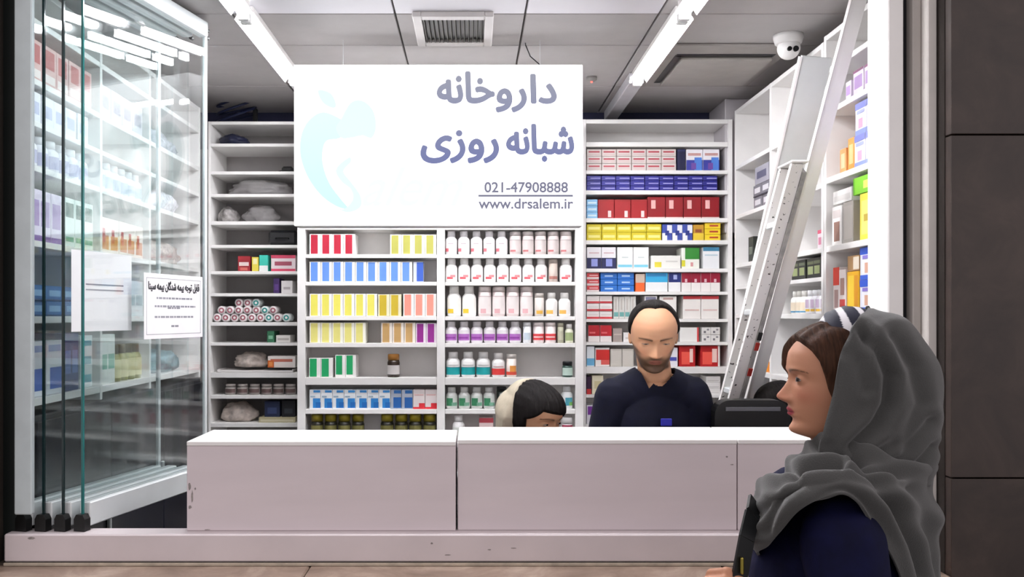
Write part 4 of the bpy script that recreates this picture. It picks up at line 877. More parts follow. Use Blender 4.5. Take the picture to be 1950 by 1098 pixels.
# ---------------------------------------------------------------- people
def smooth_interp(zs, pts, sig=.012):
    P = np.array(pts, float); g = np.linspace(-.05, 1.05, 900); v = np.interp(g, P[:, 0], P[:, 1])
    k = int(3 * sig / (g[1] - g[0])); w = np.exp(-.5 * (np.arange(-k, k + 1) * (g[1] - g[0]) / sig) ** 2); w /= w.sum()
    v = np.convolve(np.pad(v, k, mode='edge'), w, 'valid')
    return np.interp(zs, g, v)
def gs(v, s): return np.exp(-(v / s) ** 2)
def head_points(nz=150, na=160, hair=None, female=True, lids=True):
    """head of unit height: x to the side, y forward, z up from the chin. hair(x,y,z) -> outward offset"""
    i = np.arange(1, nz); z = .5 - .5 * np.cos(PI * i / nz); z = .35 * z + .65 * i / nz
    Fz = smooth_interp(z, [(0, .20), (.015, .29), (.04, .365), (.09, .388), (.14, .368), (.2, .392), (.26, .405), (.32, .405), (.42, .40), (.5, .402), (.57, .424), (.65, .437), (.74, .425), (.82, .375), (.89, .295), (.94, .205), (.975, .115), (1, -.02)])
    Bz = smooth_interp(z, [(0, .0), (.06, -.04), (.15, -.13), (.25, -.22), (.35, -.33), (.5, -.435), (.62, -.465), (.72, -.455), (.82, -.40), (.89, -.32), (.94, -.235), (.975, -.15), (1, -.02)], .02)
    Wz = smooth_interp(z, [(0, .10), (.03, .15), (.08, .195), (.15, .235), (.25, .268), (.35, .30), (.45, .325), (.6, .345), (.7, .342), (.8, .308), (.88, .248), (.94, .175), (.975, .11), (1, 0)], .015)
    cz = np.interp(z, [0, .2, .5, 1], [.10, .02, -.03, -.03])
    a = np.arange(na) / na * 2 * PI
    ca, sa = np.cos(a), np.sin(a)
    pw = .92
    X = Wz[:, None] * (np.sign(sa) * np.abs(sa) ** pw)[None]
    fr = (Fz - cz)[:, None] * (np.abs(ca) ** pw)[None]; bk = (cz - Bz)[:, None] * np.abs(ca)[None]
    Y = cz[:, None] + np.where(ca[None] >= 0, fr, -bk)
    Z = np.repeat(z[:, None], na, 1); front = np.clip(ca, 0, 1)[None] ** .5 * np.ones_like(Z); ax = np.abs(X)
    N = smooth_interp(z, [(0, 0), (.275, 0), (.295, .02), (.315, .075), (.335, .112), (.355, .118), (.38, .103), (.44, .058), (.5, .022), (.55, .004), (.6, 0)], .008)[:, None]
    wn = np.interp(z, [.3, .34, .40, .5, .56], [.062, .060, .045, .036, .05])[:, None]
    dY = N * gs(X, wn)
    dY += .030 * gs(ax - .058, .028) * gs(Z - .332, .022)
    dY -= .056 * gs(ax - .140, .072) * gs(Z - .515, .042)
    dY += .020 * gs(ax - .13, .10) * gs(Z - .590, .028)
    dY += .020 * gs(ax - .20, .08) * gs(Z - .39, .07)
    fl = 1.15 if female else .85
    dY += fl * .026 * gs(X, .070) * gs(Z - .246, .017) + fl * .027 * gs(X, .064) * gs(Z - .203, .018)
    dY -= .016 * gs(X, .095) * gs(Z - .2255, .0075)
    dY -= .010 * gs(X, .12) * gs(Z - .160, .022)
    dY += .022 * gs(X, .085) * gs(Z - .065, .04)
    dY -= .012 * gs(X, .02) * gs(Z - .28, .02)
    Y = Y + dY * front
    if lids:
        pass
    P = np.stack([X, Y, Z], -1)
    if hair is not None:
        dirn = np.stack([X, Y + .03, np.maximum(Z - .5, 0) * 1.2], -1); dirn /= np.linalg.norm(dirn, axis=-1, keepdims=True) + 1e-9
        P = P + dirn * hair(X, Y, Z)[..., None]
    top = P[-1].mean(0) + np.array([0, 0, .004]); bottom = P[0].mean(0) - np.array([0, 0, .004])
    V = np.concatenate([P.reshape(-1, 3), [bottom], [top]]); f = []
    m = nz - 1
    for r in range(m - 1):
        b0 = r * na; b1 = b0 + na
        for k in range(na):
            k2 = (k + 1) % na; f.append((b0 + k, b0 + k2, b1 + k2, b1 + k))
    for k in range(na):
        k2 = (k + 1) % na; f.append((m * na, k2, k)); f.append((m * na + 1, (m - 1) * na + k, (m - 1) * na + k2))
    return V, f
class HeadFrame:
    """places unit-head coordinates in the world: origin = point at 45 % of head height"""
    def __init__(s, centre, size, yaw, pitch=0, roll=0):
        s.c = np.array(centre, float); s.s = size
        R = Matrix.Rotation(yaw, 3, 'Z') @ Matrix.Rotation(pitch, 3, 'X') @ Matrix.Rotation(roll, 3, 'Y')
        s.R = np.array(R)      # local x side, y forward, z up
    def out(s, P): P = np.asarray(P, float); return s.c + ((P - np.array([0, 0, .45])) * s.s) @ s.R.T
    def inv(s, P): return ((np.asarray(P, float) - s.c) @ s.R) / s.s + np.array([0, 0, .45])

def solid(mb, voxel, smooth=4, factor=.5):
    """fuse overlapping closed shapes into one continuous smooth mesh"""
    me = bpy.data.meshes.new('tmp'); me.from_pydata(mb.v, [], mb.f)
    bm = bmesh.new(); bm.from_mesh(me); bmesh.ops.recalc_face_normals(bm, faces=bm.faces[:]); bm.to_mesh(me); bm.free()
    o = bpy.data.objects.new('tmp', me); COL.objects.link(o)
    r = o.modifiers.new('r', 'REMESH'); r.mode = 'VOXEL'; r.voxel_size = voxel; r.use_smooth_shade = True
    if smooth: sm = o.modifiers.new('s', 'SMOOTH'); sm.iterations = smooth; sm.factor = factor
    out = bpy.data.meshes.new_from_object(o.evaluated_get(bpy.context.evaluated_depsgraph_get()))
    bpy.data.objects.remove(o); bpy.data.meshes.remove(me)
    out.polygons.foreach_set('use_smooth', [True] * len(out.polygons))
    return out
def coords(me):
    co = np.empty(len(me.vertices) * 3); me.vertices.foreach_get('co', co); return co.reshape(-1, 3)
def paint(me, col):
    at = me.color_attributes.new('tint', 'FLOAT_COLOR', 'POINT'); c = np.ones((len(me.vertices), 4), 'f'); c[:, :3] = col; at.data.foreach_set('color', c.ravel())
def mixc(base, c, w): return base * (1 - w[:, None]) + np.array(lin(c))[None] * w[:, None]
def face_tint(Q, skin, lip, brow, lash, beard=0, flush=.0, browz=.578):
    """skin colours by place on the head: lips, brows, lash line, stubble"""
    x, y, z = Q[:, 0], Q[:, 1], Q[:, 2]; ax = np.abs(x); fr = (y > .12)
    col = np.repeat(np.array(lin(skin))[None], len(Q), 0)
    col = mixc(col, 'b5604f', np.clip(flush * fr * (gs(ax - .19, .08) * gs(z - .38, .07) + .8 * gs(ax, .07) * gs(z - .34, .05)), 0, 1))
    if beard:
        bw = np.clip((.33 - z + .10 * gs(ax - .30, .10)) / .05, 0, 1) * np.clip((y + .05) / .1, 0, 1) * (1 - gs(ax, .075) * gs(z - .225, .028))
        bw = np.maximum(bw, gs(ax, .14) * gs(z - .283, .022) * fr); bw *= 1 - .75 * gs(ax - .17, .07) * gs(z - .31, .05)
        bw *= np.clip((z + .02) / .03, 0, 1); col = mixc(col, '1a110d', np.clip(bw * beard, 0, 1))
    lw = fr * (y > .33) * np.clip(1.25 - (ax / .088) ** 2 - ((z - .226) / .040) ** 2, 0, 1); lw = np.clip(lw * 2.2, 0, 1)
    col = mixc(col, lip, lw * .9)
    mouth = fr * (y > .3) * np.clip(1.2 - (ax / .095) ** 2, 0, 1) * gs(z - .2255, .0045); col = mixc(col, '3c1614', np.clip(mouth, 0, .8))
    arc = browz + .020 * (1 - ((ax - .15) / .10) ** 2); bwid = (.018 if beard else .012) * np.clip(1.15 - (ax - .06) / .22, .35, 1)
    bm_ = fr * gs(z - arc, bwid) * (ax > .055) * (ax < .245); col = mixc(col, brow, np.clip(bm_ * .9, 0, 1))
    return col
EYEW = vmat('eye_surface', .15, spec=.5); SKIN = vmat('skin', .5, .06, 300, sss=.12, spec=.3)
def eye_part(hf, side, parent, look=(0, 0), open_=1.0, white='cfc4bc', iris='2b1a10'):
    """almond of the open eye on the eyeball, with the dark lash line above"""
    cx, cy, cz_, r = side * .142, .318, .508, .0700
    nu, nv = 18, 10; V = []; cols = []
    for i in range(nu + 1):
        u = -1 + 2 * i / nu; up = .36 * open_ * (1 - u * u) ** .75 + .001; dn = .24 * open_ * (1 - u * u) ** .7 + .001
        for j in range(nv + 1):
            t = j / nv; el = -dn + (up + dn) * t - .02 * 0; az = u * (.74 + .3 * (u * side > 0))
            V.append((cx + r * math.sin(az) * math.cos(el), cy + r * math.cos(az) * math.cos(el), cz_ + r * math.sin(el)))
            dd_ = math.hypot(az - look[0], el - look[1]); c = lin(white) if dd_ > .34 else lin(iris) if dd_ > .14 else (.004, .004, .004)
            if t > .74 or (t < .08): c = lin('17100d')
            cols.append(c)
    f = [(i * (nv + 1) + j, (i + 1) * (nv + 1) + j, (i + 1) * (nv + 1) + j + 1, i * (nv + 1) + j + 1) for i in range(nu) for j in range(nv)]
    me = bpy.data.meshes.new('eye'); me.from_pydata([tuple(p) for p in hf.out(V)], [], f); me.materials.append(EYEW)
    me.polygons.foreach_set('use_smooth', [True] * len(f)); paint(me, np.array(cols))
    return link('eye', me, parent)
def add_head(mb, hf, female=True, ears=True, eyeballs=True):
    V, f = head_points(female=female); mb.add(hf.out(V), f)
    t = MB()
    for s in (-1, 1):
        if eyeballs: t.sphere((s * .142, .312, .508), .0650, 24, 16)
        if ears:
            t.sphere((s * .338, -.045, .46), (.030, .050, .095), 14, 10); t.sphere((s * .335, -.02, .385), (.022, .03, .035), 12, 8)
    mb.add(hf.out(np.array(t.v)), t.f)
def hairmat(name, c):
    m = mat(c, .7, var=.5, scale=55, bump=.35, spec=.15, name=name, stretch=(3, 1, .35)); return m
def hair_mesh(hf, fn, m, parent, name='hair', female=True, sharp=True):
    V, f = head_points(130, 150, fn, female); me = bpy.data.meshes.new(name); me.from_pydata([tuple(p) for p in hf.out(V)], [], f)
    me.materials.append(m); me.polygons.foreach_set('use_smooth', [True] * len(f)); return link(name, me, parent)
def cut(me, pred):
    """remove the faces whose centre satisfies pred(points)"""
    bm = bmesh.new(); bm.from_mesh(me); c = np.array([f.calc_center_median()[:] for f in bm.faces]); k = pred(c)
    bmesh.ops.delete(bm, geom=[f for f, q_ in zip(bm.faces, k) if q_], context='FACES'); bm.to_mesh(me); bm.free(); me.update(); return me
def wrinkle(me, amp, freq, seed=0, dirs=(1, 1, 1), ridged=True):
    from mathutils import noise
    me.update(); n = len(me.vertices); nr = np.empty(n * 3); me.vertices.foreach_get('normal', nr); nr = nr.reshape(-1, 3); co = coords(me)
    d = np.array([noise.noise(Vector((p[0] * freq * dirs[0] + seed, p[1] * freq * dirs[1], p[2] * freq * dirs[2]))) for p in co])
    if ridged: d = .5 - np.abs(d) * 1.6
    me.vertices.foreach_set('co', (co + nr * (d * amp)[:, None]).ravel()); me.update(); return me
def hand(mb, wrist, palm_dir, back_dir, size=.18, curl=1.0, side=1):
    """palm with four unequal curled fingers and a thumb leaving its side"""
    w = np.array(wrist, float); d = np.array(palm_dir, float); d /= np.linalg.norm(d); n = np.array(back_dir, float); n -= d * n.dot(d); n /= np.linalg.norm(n); l = np.cross(d, n) * side
    s = size / .18
    for k in range(4):
        o = (k - 1.5) * .019 * s; a = w + d * .012 * s + l * o * .7; b = w + d * .085 * s + l * o; mb.capsule(a, b, .013 * s, .0115 * s, 12)
        L = (.040, .046, .043, .033)[k] * s; p = b; ang = .35
        for j in range(3):
            ang += curl * (.5, .75, .6)[j]; q_ = p + (d * math.cos(ang) - n * math.sin(ang)) * L * (1, .68, .55)[j]
            mb.capsule(p, q_, (.0098, .009, .0082)[j] * s, (.009, .0082, .0072)[j] * s, 10); p = q_
    a = w + d * .025 * s - l * .026 * s; b = a + (d * .7 - l * .55 - n * .35) * .042 * s; c_ = b + (d * .8 - l * .05 - n * .6) * .032 * s; e = c_ + (d * .75 + l * .25 - n * .5) * .026 * s
    mb.capsule(a, b, .0145 * s, .0115 * s, 12); mb.capsule(b, c_, .011 * s, .010 * s, 12); mb.capsule(c_, e, .0098 * s, .0085 * s, 12)
    mb.capsule(w, w + d * .03 * s, .020 * s, .021 * s)
def poly_dist(P, line):
    best = np.full(len(P), 1e9)
    for a, b in zip(line[:-1], line[1:]):
        a = np.array(a, float); b = np.array(b, float); t = np.clip(((P - a) @ (b - a)) / ((b - a) @ (b - a)), 0, 1); best = np.minimum(best, np.linalg.norm(P - (a + t[:, None] * (b - a)), axis=1))
    return best
NAVY = mat('06082c', .8, var=.25, scale=30, bump=.15, name='navy_cloth', spec=.2)
SCRUB = mat('06081c', .8, var=.2, scale=40, bump=.12, name='scrub_cloth', spec=.2)

# --- woman in the grey scarf, in the street in front of the window
DW = 1.75
def wx(x): return px(x, DW)
def wz(y): return pz(y, DW)
woman = thing('person', 'woman in a grey headscarf and navy coat facing left in the foreground', 'person', (.72, DW, 0))
WO = np.array([.72, DW, 0.0])
HS = .226
yaw = PI / 2 - math.radians(9)           # faces -x, turned a little towards the window
hw = HeadFrame((wx(1597), DW, wz(737)), HS, yaw, math.radians(2))
def wobj(name, me, m=None, parent=None):
    """mesh given in world coordinates -> part of the woman"""
    me.transform(Matrix.Translation(-Vector(WO)))
    if m is not None: me.materials.clear(); me.materials.append(m)
    o = link(name, me, parent or woman); return o
sk = MB(); add_head(sk, hw, True, False)
neck0 = hw.out([[0, -.10, .16]])[0]
sh = np.array([.705, DW, 1.30])
sk.capsule(neck0, sh + [0, 0, .02], .050, .058); sk.capsule(sh + [0, -.11, -.08], sh + [0, .11, -.08], .045, .045); sk.capsule(sh + [0, 0, -.05], (.70, DW, .85), .105, .10)
LS, LE, LWr = np.array([.655, 1.582, 1.225]), np.array([.665, 1.525, .985]), np.array([.515, 1.575, 1.105])
RS, RE, RWr = np.array([.69, 1.918, 1.225]), np.array([.68, 1.975, .97]), np.array([.55, 1.90, .90])
sk.capsule(LS, LE, .042, .036); sk.capsule(LE, LWr, .034, .024); sk.capsule(RS, RE, .042, .036); sk.capsule(RE, RWr, .034, .024)
hand(sk, LWr, (-.80, .10, .42), (-.35, -.55, .8), .17, 1.15, 1)
hand(sk, RWr, (-.9, -.2, -.2), (0, .7, .7), .17, .8, -1)
me = solid(sk, .0026, 3, .5); Q = hw.inv(coords(me))
col = face_tint(Q, 'b98468', '9c2f45', '3a261c', '1a1210', 0, .35, .572)
paint(me, col); wobj('body', me, SKIN)
for s in (-1, 1):
    e = eye_part(hw, s, woman, (-.50, .0), 1.0, '9d9088'); e.data.transform(Matrix.Translation(-Vector(WO)))
def whair(x, y, z):
    ax = np.abs(x)
    line = np.interp(z, [.30, .45, .55, .68, .76, .82, 1.0], [.10, .17, .20, .245, .30, .36, .5])   # hair behind this forward limit
    line = line + np.clip((x - .10) / .08, 0, 1) * np.interp(z, [.40, .50, .85], [0, .20, .20])          # parted to fall past the far temple
    m_ = np.clip((line - y) / .05, 0, 1); m_ = m_ * m_ * (3 - 2 * m_)
    return m_ * (.055 + .03 * np.clip((x - .1) / .1, 0, 1) + .007 * np.sin(ax * 60 + z * 22)) - .03 * (1 - m_) ** 3
HB = hairmat('brown_hair', '3a2418')
o = hair_mesh(hw, whair, HB, woman); o.data.transform(Matrix.Translation(-Vector(WO)))
# coat
ct = MB()
ct.sphere((.70, DW, 1.06), (.145, .175, .25), 30, 20); ct.capsule((.68, DW - .10, 1.20), (.70, DW + .10, 1.20), .085, .085); ct.capsule((.705, DW, 1.02), (.70, DW, .62), .165, .20)
ct.sphere((.635, DW, 1.12), (.085, .13, .12), 24, 16)
ct.capsule((.70, DW - .05, .62), (.70, DW - .06, .48), .16, .175); ct.capsule((.70, DW + .05, .62), (.70, DW + .06, .48), .16, .175)
ct.capsule(LS, LE, .070, .060); ct.capsule(LE, LWr + (LWr - LE) * -.12, .057, .042); ct.capsule(RS, RE, .070, .060); ct.capsule(RE, RWr + (RWr - RE) * -.12, .057, .042)
me = solid(ct, .006, 8, .5); wrinkle(me, .010, 9, 3.1, (1, 1, .7)); wobj('coat', me, NAVY)
for s in (-1, 1):
    lg = MB(); lg.capsule((.70, DW + s * .085, .60), (.69, DW + s * .085, .12), .085, .055); wobj('trouser_leg', solid(lg, .008, 3), mat('131318', .8, name='black_trousers'))
    so = MB(); so.sphere((.64, DW + s * .085, .045), (.125, .045, .05), 20, 12); so.box(.52, .76, DW + s * .085 - .036, DW + s * .085 + .036, 0.001, .03); wobj('shoe', solid(so, .006, 4), BLACK)
# headscarf: hood open at the face, fold lines, then a shawl over the shoulders
SCARF = vmat('scarf_wool', .85, .25, 420, spec=.15, var=.12, sheen=.25)
SC = np.array(lin('4a4a49'))
lev = [(918, 1584, 1766, 0.088), (892, 1572, 1774, 0.094), (868, 1562, 1779, 0.099), (842, 1557, 1781, 0.104), (800, 1567, 1785, 0.112), (745, 1583, 1786, 0.118), (700, 1593, 1779, 0.120), (660, 1601, 1763, 0.117), (632, 1618, 1741, 0.107), (612, 1630, 1716, 0.091), (597, 1642, 1692, 0.068), (588, 1650, 1668, 0.040), (584, 1652, 1662, 0.018)]
Lv = np.array(lev, float); tt = np.arange(len(lev)); ts = np.linspace(0, len(lev) - 1, 110)
def ci(colm):   # smoothed column
    v = np.interp(ts, tt, Lv[:, colm]); k = np.ones(7) / 7; return np.convolve(np.pad(v, 3, mode='edge'), k, 'valid')
yy, ee, bb, ww = ci(0), ci(1), ci(2), ci(3)
na = 120; A = np.linspace(-1, 1, na); th = A * PI / 2
G = np.zeros((len(ts), na, 3))
for r in range(len(ts)):
    e_, b2, w_ = px(ee[r], DW - .8 * ww[r]), wx(bb[r]), ww[r]
    e_ = np.where(A < 0, min(e_, b2 - .004), min(wx(ee[r]) + .022, b2 - .004))
    G[r, :, 0] = e_ + (b2 - e_) * np.cos(th) ** .85
    G[r, :, 1] = DW + np.sign(A) * w_ * np.abs(np.sin(th)) ** .9 * (1 - .16 * np.abs(A) ** 8)
    G[r, :, 2] = wz(yy[r])
def grid_normals(G, wrap=False):
    du = np.gradient(G, axis=0); dv = np.gradient(G, axis=1) if not wrap else (np.roll(G, -1, 1) - np.roll(G, 1, 1)) / 2
    n = np.cross(du, dv); return n / (np.linalg.norm(n, axis=-1, keepdims=True) + 1e-9)
nrm = grid_normals(G); 
if (nrm[60, na // 2] @ np.array([1, 0, 0])) < 0: nrm = -nrm
pp = np.stack([G[..., 0] / G[..., 1] * F + CX, CY - (G[..., 2] - EYE) / G[..., 1] * F], -1).reshape(-1, 2)
near = (G[..., 1] < DW + .02).reshape(-1)
dsp = np.zeros(len(pp))
for line, dep_, wd in (([(1640, 628), (1672, 668), (1692, 715), (1690, 770), (1668, 810), (1625, 850)], .014, 10), ([(1645, 640), (1640, 690), (1650, 740)], .006, 9), ([(1700, 640), (1742, 700), (1752, 770), (1720, 840), (1640, 880)], .009, 12), ([(1770, 800), (1720, 870), (1640, 905)], .010, 10), ([(1600, 690), (1592, 760), (1575, 830)], -.005, 10), ([(1778, 850), (1730, 900), (1660, 918)], .008, 9)):
    dl = poly_dist(pp, line); dsp -= dep_ * gs(dl, wd) * near
    dsp += dep_ * .55 * gs(dl - 2.1 * wd, wd * 1.1) * near
dsp += .003 * np.sin(pp[:, 0] * .045 + pp[:, 1] * .03)
G = G + nrm * dsp.reshape(G.shape[:2])[..., None]
def grid_mesh(name, G, wrap=False, col=None, m=None, thick=.0025, cap_top=False):
    nr, nc = G.shape[:2]; f = []
    for r in range(nr - 1):
        for k in range(nc if wrap else nc - 1):
            k2 = (k + 1) % nc; f.append((r * nc + k, r * nc + k2, (r + 1) * nc + k2, (r + 1) * nc + k))
    if cap_top: f.append(tuple((nr - 1) * nc + k for k in range(nc)))
    me = bpy.data.meshes.new(name); me.from_pydata([tuple(p) for p in G.reshape(-1, 3)], [], f)
    paint(me, np.repeat(col[None], nr * nc, 0) if col.ndim == 1 else col)
    bm = bmesh.new(); bm.from_mesh(me); bmesh.ops.recalc_face_normals(bm, faces=bm.faces[:]); bm.to_mesh(me); bm.free()
    me.materials.append(m); me.polygons.foreach_set('use_smooth', [True] * len(me.polygons)); return me
scarf_root = wobj('headscarf', grid_mesh('headscarf', G, False, SC, SCARF, cap_top=True))
md = scarf_root.modifiers.new('thickness', 'SOLIDIFY'); md.thickness = .004; md.offset = -1
# shawl rings: neck, upper, lower, hem; (angle, x px, y px, depth)
def ring(pts):
    P = np.array(pts, float); ang = np.linspace(0, 360, 181)[:-1]
    Pe = np.concatenate([P[-2:] - [360, 0, 0, 0], P, P[:2] + [360, 0, 0, 0]])
    out = np.stack([np.interp(ang, Pe[:, 0], Pe[:, j]) for j in (1, 2, 3)], -1)
    k = np.hanning(17); k /= k.sum(); out = np.stack([np.convolve(np.concatenate([out[-8:, j], out[:, j], out[:8, j]]), k, 'valid') for j in range(3)], -1)
    return np.stack([(out[:, 0] - CX) / F * out[:, 2], out[:, 2], EYE + (CY - out[:, 1]) / F * out[:, 2]], -1)
rings = [ring([(0, 1556, 836, 1.74), (45, 1580, 842, 1.69), (90, 1660, 868, 1.655), (135, 1730, 880, 1.69), (180, 1768, 885, 1.75), (225, 1730, 880, 1.81), (270, 1660, 868, 1.85), (315, 1590, 850, 1.81)]),
         ring([(0, 1518, 862, 1.74), (45, 1548, 866, 1.655), (90, 1650, 882, 1.615), (135, 1745, 900, 1.655), (180, 1788, 905, 1.75), (225, 1745, 905, 1.85), (270, 1650, 890, 1.885), (315, 1545, 880, 1.83)]),
         ring([(0, 1462, 912, 1.74), (45, 1500, 905, 1.61), (90, 1630, 898, 1.565), (135, 1730, 935, 1.60), (180, 1795, 985, 1.75), (225, 1750, 960, 1.90), (270, 1640, 915, 1.935), (315, 1500, 915, 1.86)]),
         ring([(0, 1424, 985, 1.73), (40, 1452, 950, 1.585), (65, 1520, 918, 1.540), (90, 1610, 908, 1.522), (115, 1668, 945, 1.535), (140, 1722, 1010, 1.58), (180, 1798, 1080, 1.75), (225, 1745, 1050, 1.93), (270, 1630, 950, 1.975), (315, 1480, 970, 1.88)]),
         ring([(0, 1432, 1060, 1.72), (35, 1462, 1040, 1.59), (62, 1528, 965, 1.528), (90, 1602, 930, 1.508), (112, 1652, 968, 1.520), (135, 1700, 1062, 1.56), (155, 1735, 1150, 1.62), (180, 1795, 1230, 1.75), (225, 1745, 1160, 1.94), (270, 1630, 985, 1.99), (315, 1470, 1040, 1.89)])]
T = np.linspace(0, len(rings) - 1, 90); RR = np.array(rings); G2 = np.zeros((len(T), 180, 3))
for i, t in enumerate(T):
    k = min(int(t), len(rings) - 2); u = t - k; p = [RR[max(k - 1, 0)], RR[k], RR[k + 1], RR[min(k + 2, len(rings) - 1)]]
    G2[i] = .5 * (2 * p[1] + (p[2] - p[0]) * u + (2 * p[0] - 5 * p[1] + 4 * p[2] - p[3]) * u * u + (3 * p[1] - p[0] - 3 * p[2] + p[3]) * u ** 3)
n2 = grid_normals(G2, True)
if n2[40, 90] @ np.array([1, 0, 0]) < 0: n2 = -n2
ang = np.linspace(0, 2 * PI, 181)[:-1][None]; tv = (T / (len(rings) - 1))[:, None]
env = np.sin(PI * np.clip(tv, .02, .98)) ** .5
dz = .011 * np.sin(2 * PI * (3.1 * tv + .35 * np.cos(ang) + .12 * np.sin(2 * ang))) * env + .007 * np.sin(2 * PI * (5.3 * tv - .6 * np.cos(ang - .5))) * env + .006 * np.sin(ang * 9 + 5 * tv) * tv
dz *= 1 - .65 * np.clip(-np.cos(ang), 0, 1)
dz += .016 * (1 - tv) ** 2 * np.sin(2 * PI * (2.2 * tv + .2 * np.sin(ang * 2)))
pp2 = np.stack([G2[..., 0] / G2[..., 1] * F + CX, CY - (G2[..., 2] - EYE) / G2[..., 1] * F], -1).reshape(-1, 2); nr2 = (G2[..., 1] < DW - .02).reshape(-1)
d2 = np.zeros(len(pp2))
for line, dep_, wd in (([(1560, 850), (1620, 872), (1680, 930), (1730, 1030), (1752, 1098)], .012, 9), ([(1600, 895), (1530, 905), (1480, 945), (1460, 1010)], .014, 9), ([(1500, 900), (1455, 950), (1435, 1010)], .010, 8), ([(1700, 960), (1735, 1040), (1750, 1098)], .008, 9), ([(1740, 930), (1770, 1010), (1785, 1098)], .009, 10)):
    dl = poly_dist(pp2, line); d2 -= dep_ * gs(dl, wd) * nr2; d2 += .5 * dep_ * gs(dl - 2.1 * wd, wd * 1.1) * nr2
G2 = G2 + n2 * (dz + d2.reshape(dz.shape))[..., None]
o = wobj('shawl', grid_mesh('shawl', G2, True, SC, SCARF), None, scarf_root)
md = o.modifiers.new('thickness', 'SOLIDIFY'); md.thickness = .005; md.offset = -1
# striped band on the crown in front of the hood
nb, na2 = 70, 90; GB = np.zeros((nb, na2, 3)); cols = np.zeros((nb, na2, 3))
for i in range(nb):
    u = i / (nb - 1)                      # front to back along the head
    for k in range(na2):
        v_ = -1 + 2 * k / (na2 - 1); a_ = v_ * 1.05
        f_ = (1556 + (1640 - 1556) * u) + 26 * v_ * v_ + 10
        topy = np.interp(u, [0, .15, .5, .8, 1], [612, 596, 585, 587, 597])
        GB[i, k] = (wx(f_), DW - math.sin(a_) * .086 * np.interp(u, [0, .3, 1], [.80, .95, 1.04]), wz(topy) - (1 - math.cos(a_)) * .088)
        s_ = (u * 2.7 + v_ * .75 + .2) % 1.0
        cols[i, k] = lin('e4e2e6') if s_ < .36 else lin('15172c')
bo = wobj('striped_band', grid_mesh('striped_band', GB, False, cols.reshape(-1, 3), vmat('band_cloth', .6, .1, 300)), None, scarf_root)
md = bo.modifiers.new('thickness', 'SOLIDIFY'); md.thickness = .006; md.offset = 0
# handbag held against the chest
hb = thing('handbag', 'black shoulder bag hanging in front of the woman in grey', 'bag', (0, 0, 0))
bgm = MB(); bgm.bbox(.40, .50, 1.60, 1.80, .72, .98, .03)
obj('bag_body', bgm, mat('0d0e10', .45, bump=.2, scale=60, name='bag_leather'), hb)
st = [(.455, 1.62, .97), (.462, 1.60, 1.08), (.478, 1.595, 1.16), (.492, 1.60, 1.225), (.508, 1.62, 1.262), (.524, 1.66, 1.275)]
sb_ = MB()
for p_, q_ in zip(st[:-1], st[1:]): sb_.bar(Vector(p_) - (Vector(q_) - Vector(p_)) * .12, q_, .030, .006, (.3, -1, .2))
obj('strap', sb_, mat('101214', .4, name='bag_strap'), hb)
obj('buckle', MB().bbox(.476, .482, 1.583, 1.592, 1.16, 1.19, .002), mat('a89a4a', .3, .9, name='brass'), hb)

# --- man in navy scrubs behind the counter
DM = 2.98
def mx_(x): return px(x, DM)
def mz_(y): return pz(y, DM)
man = thing('person', 'balding man with a beard in navy scrubs looking down behind the counter', 'person', (mx_(1245), DM, 0)); MO = Vector((mx_(1245), DM, 0))
def pobj(root, O, name, me, m=None, parent=None):
    me.transform(Matrix.Translation(-O))
    if m is not None: me.materials.clear(); me.materials.append(m)
    return link(name, me, parent or root)
hm = HeadFrame((mx_(1239), DM - .045, mz_(643)), .222, PI - math.radians(6), math.radians(-20), math.radians(0))
sk = MB(); add_head(sk, hm, False, True)
nb_ = np.array([mx_(1250), DM + .02, mz_(716)])
sk.capsule(hm.out([[0, -.12, .2]])[0], nb_, .054, .055)
SL = np.array([mx_(1172), DM + .02, mz_(757)]); SR = np.array([mx_(1318), DM + .02, mz_(757)])
sk.capsule(SL, SR, .055, .055); sk.capsule(nb_ + [0, .01, -.09], nb_ + [0, .01, -.45], .092, .10, 32); sk.capsule(nb_ + [-.04, .012, -.04], nb_ + [.04, .012, -.04], .052, .052)
EL = SL + [-.042, -.01, -.27]; ER = SR + [.042, -.01, -.27]; WLp = np.array([mx_(1190), DM - .13, 1.0]); WRp = np.array([mx_(1285), DM - .13, 1.0])
for a_, b_2, c_ in ((SL, EL, WLp), (SR, ER, WRp)): sk.capsule(a_, b_2, .05, .042); sk.capsule(b_2, c_, .040, .028)
hand(sk, WLp, (.35, -.8, -.2), (-.2, 0, 1), .19, .6, 1); hand(sk, WRp, (-.35, -.8, -.2), (.2, 0, 1), .19, .6, -1)
me = solid(sk, .0032, 3, .5); Q = hm.inv(coords(me))
paint(me, face_tint(Q, 'd2a07e', '8a5044', '1d1512', '1a1210', .85, .2, .572)); pobj(man, MO, 'body', me, SKIN)
for s in (-1, 1):
    e = eye_part(hm, s, man, (0, -.20), .38, 'a8998e', '1a120e'); e.data.transform(Matrix.Translation(-MO))
def mhair(x, y, z):
    ax = np.abs(x)
    lim = np.interp(z, [.0, .36, .42, .5, .6, .72, .82, .9, 1.0], [-.9, -.16, -.02, .03, .10, .14, .13, .10, .10]) - .0 * ax
    lim = lim + .07 * np.clip((z - .75) / .2, 0, 1) * (1 - np.clip(ax / .16, 0, 1))
    m_ = np.clip((lim - y) / .06, 0, 1); m_ = m_ * m_ * (3 - 2 * m_); earhole = gs(y + .045, .06) * gs(z - .45, .09) * (ax > .25)
    m_ = m_ * (1 - np.clip(earhole * 1.4, 0, 1))
    return m_ * .036 - .03 * (1 - m_) ** 3
o = hair_mesh(hm, mhair, hairmat('black_hair', '120d0b'), man, female=False); o.data.transform(Matrix.Translation(-MO))
sc_ = MB()
ctr = np.array([mx_(1247), DM + .03, 0])
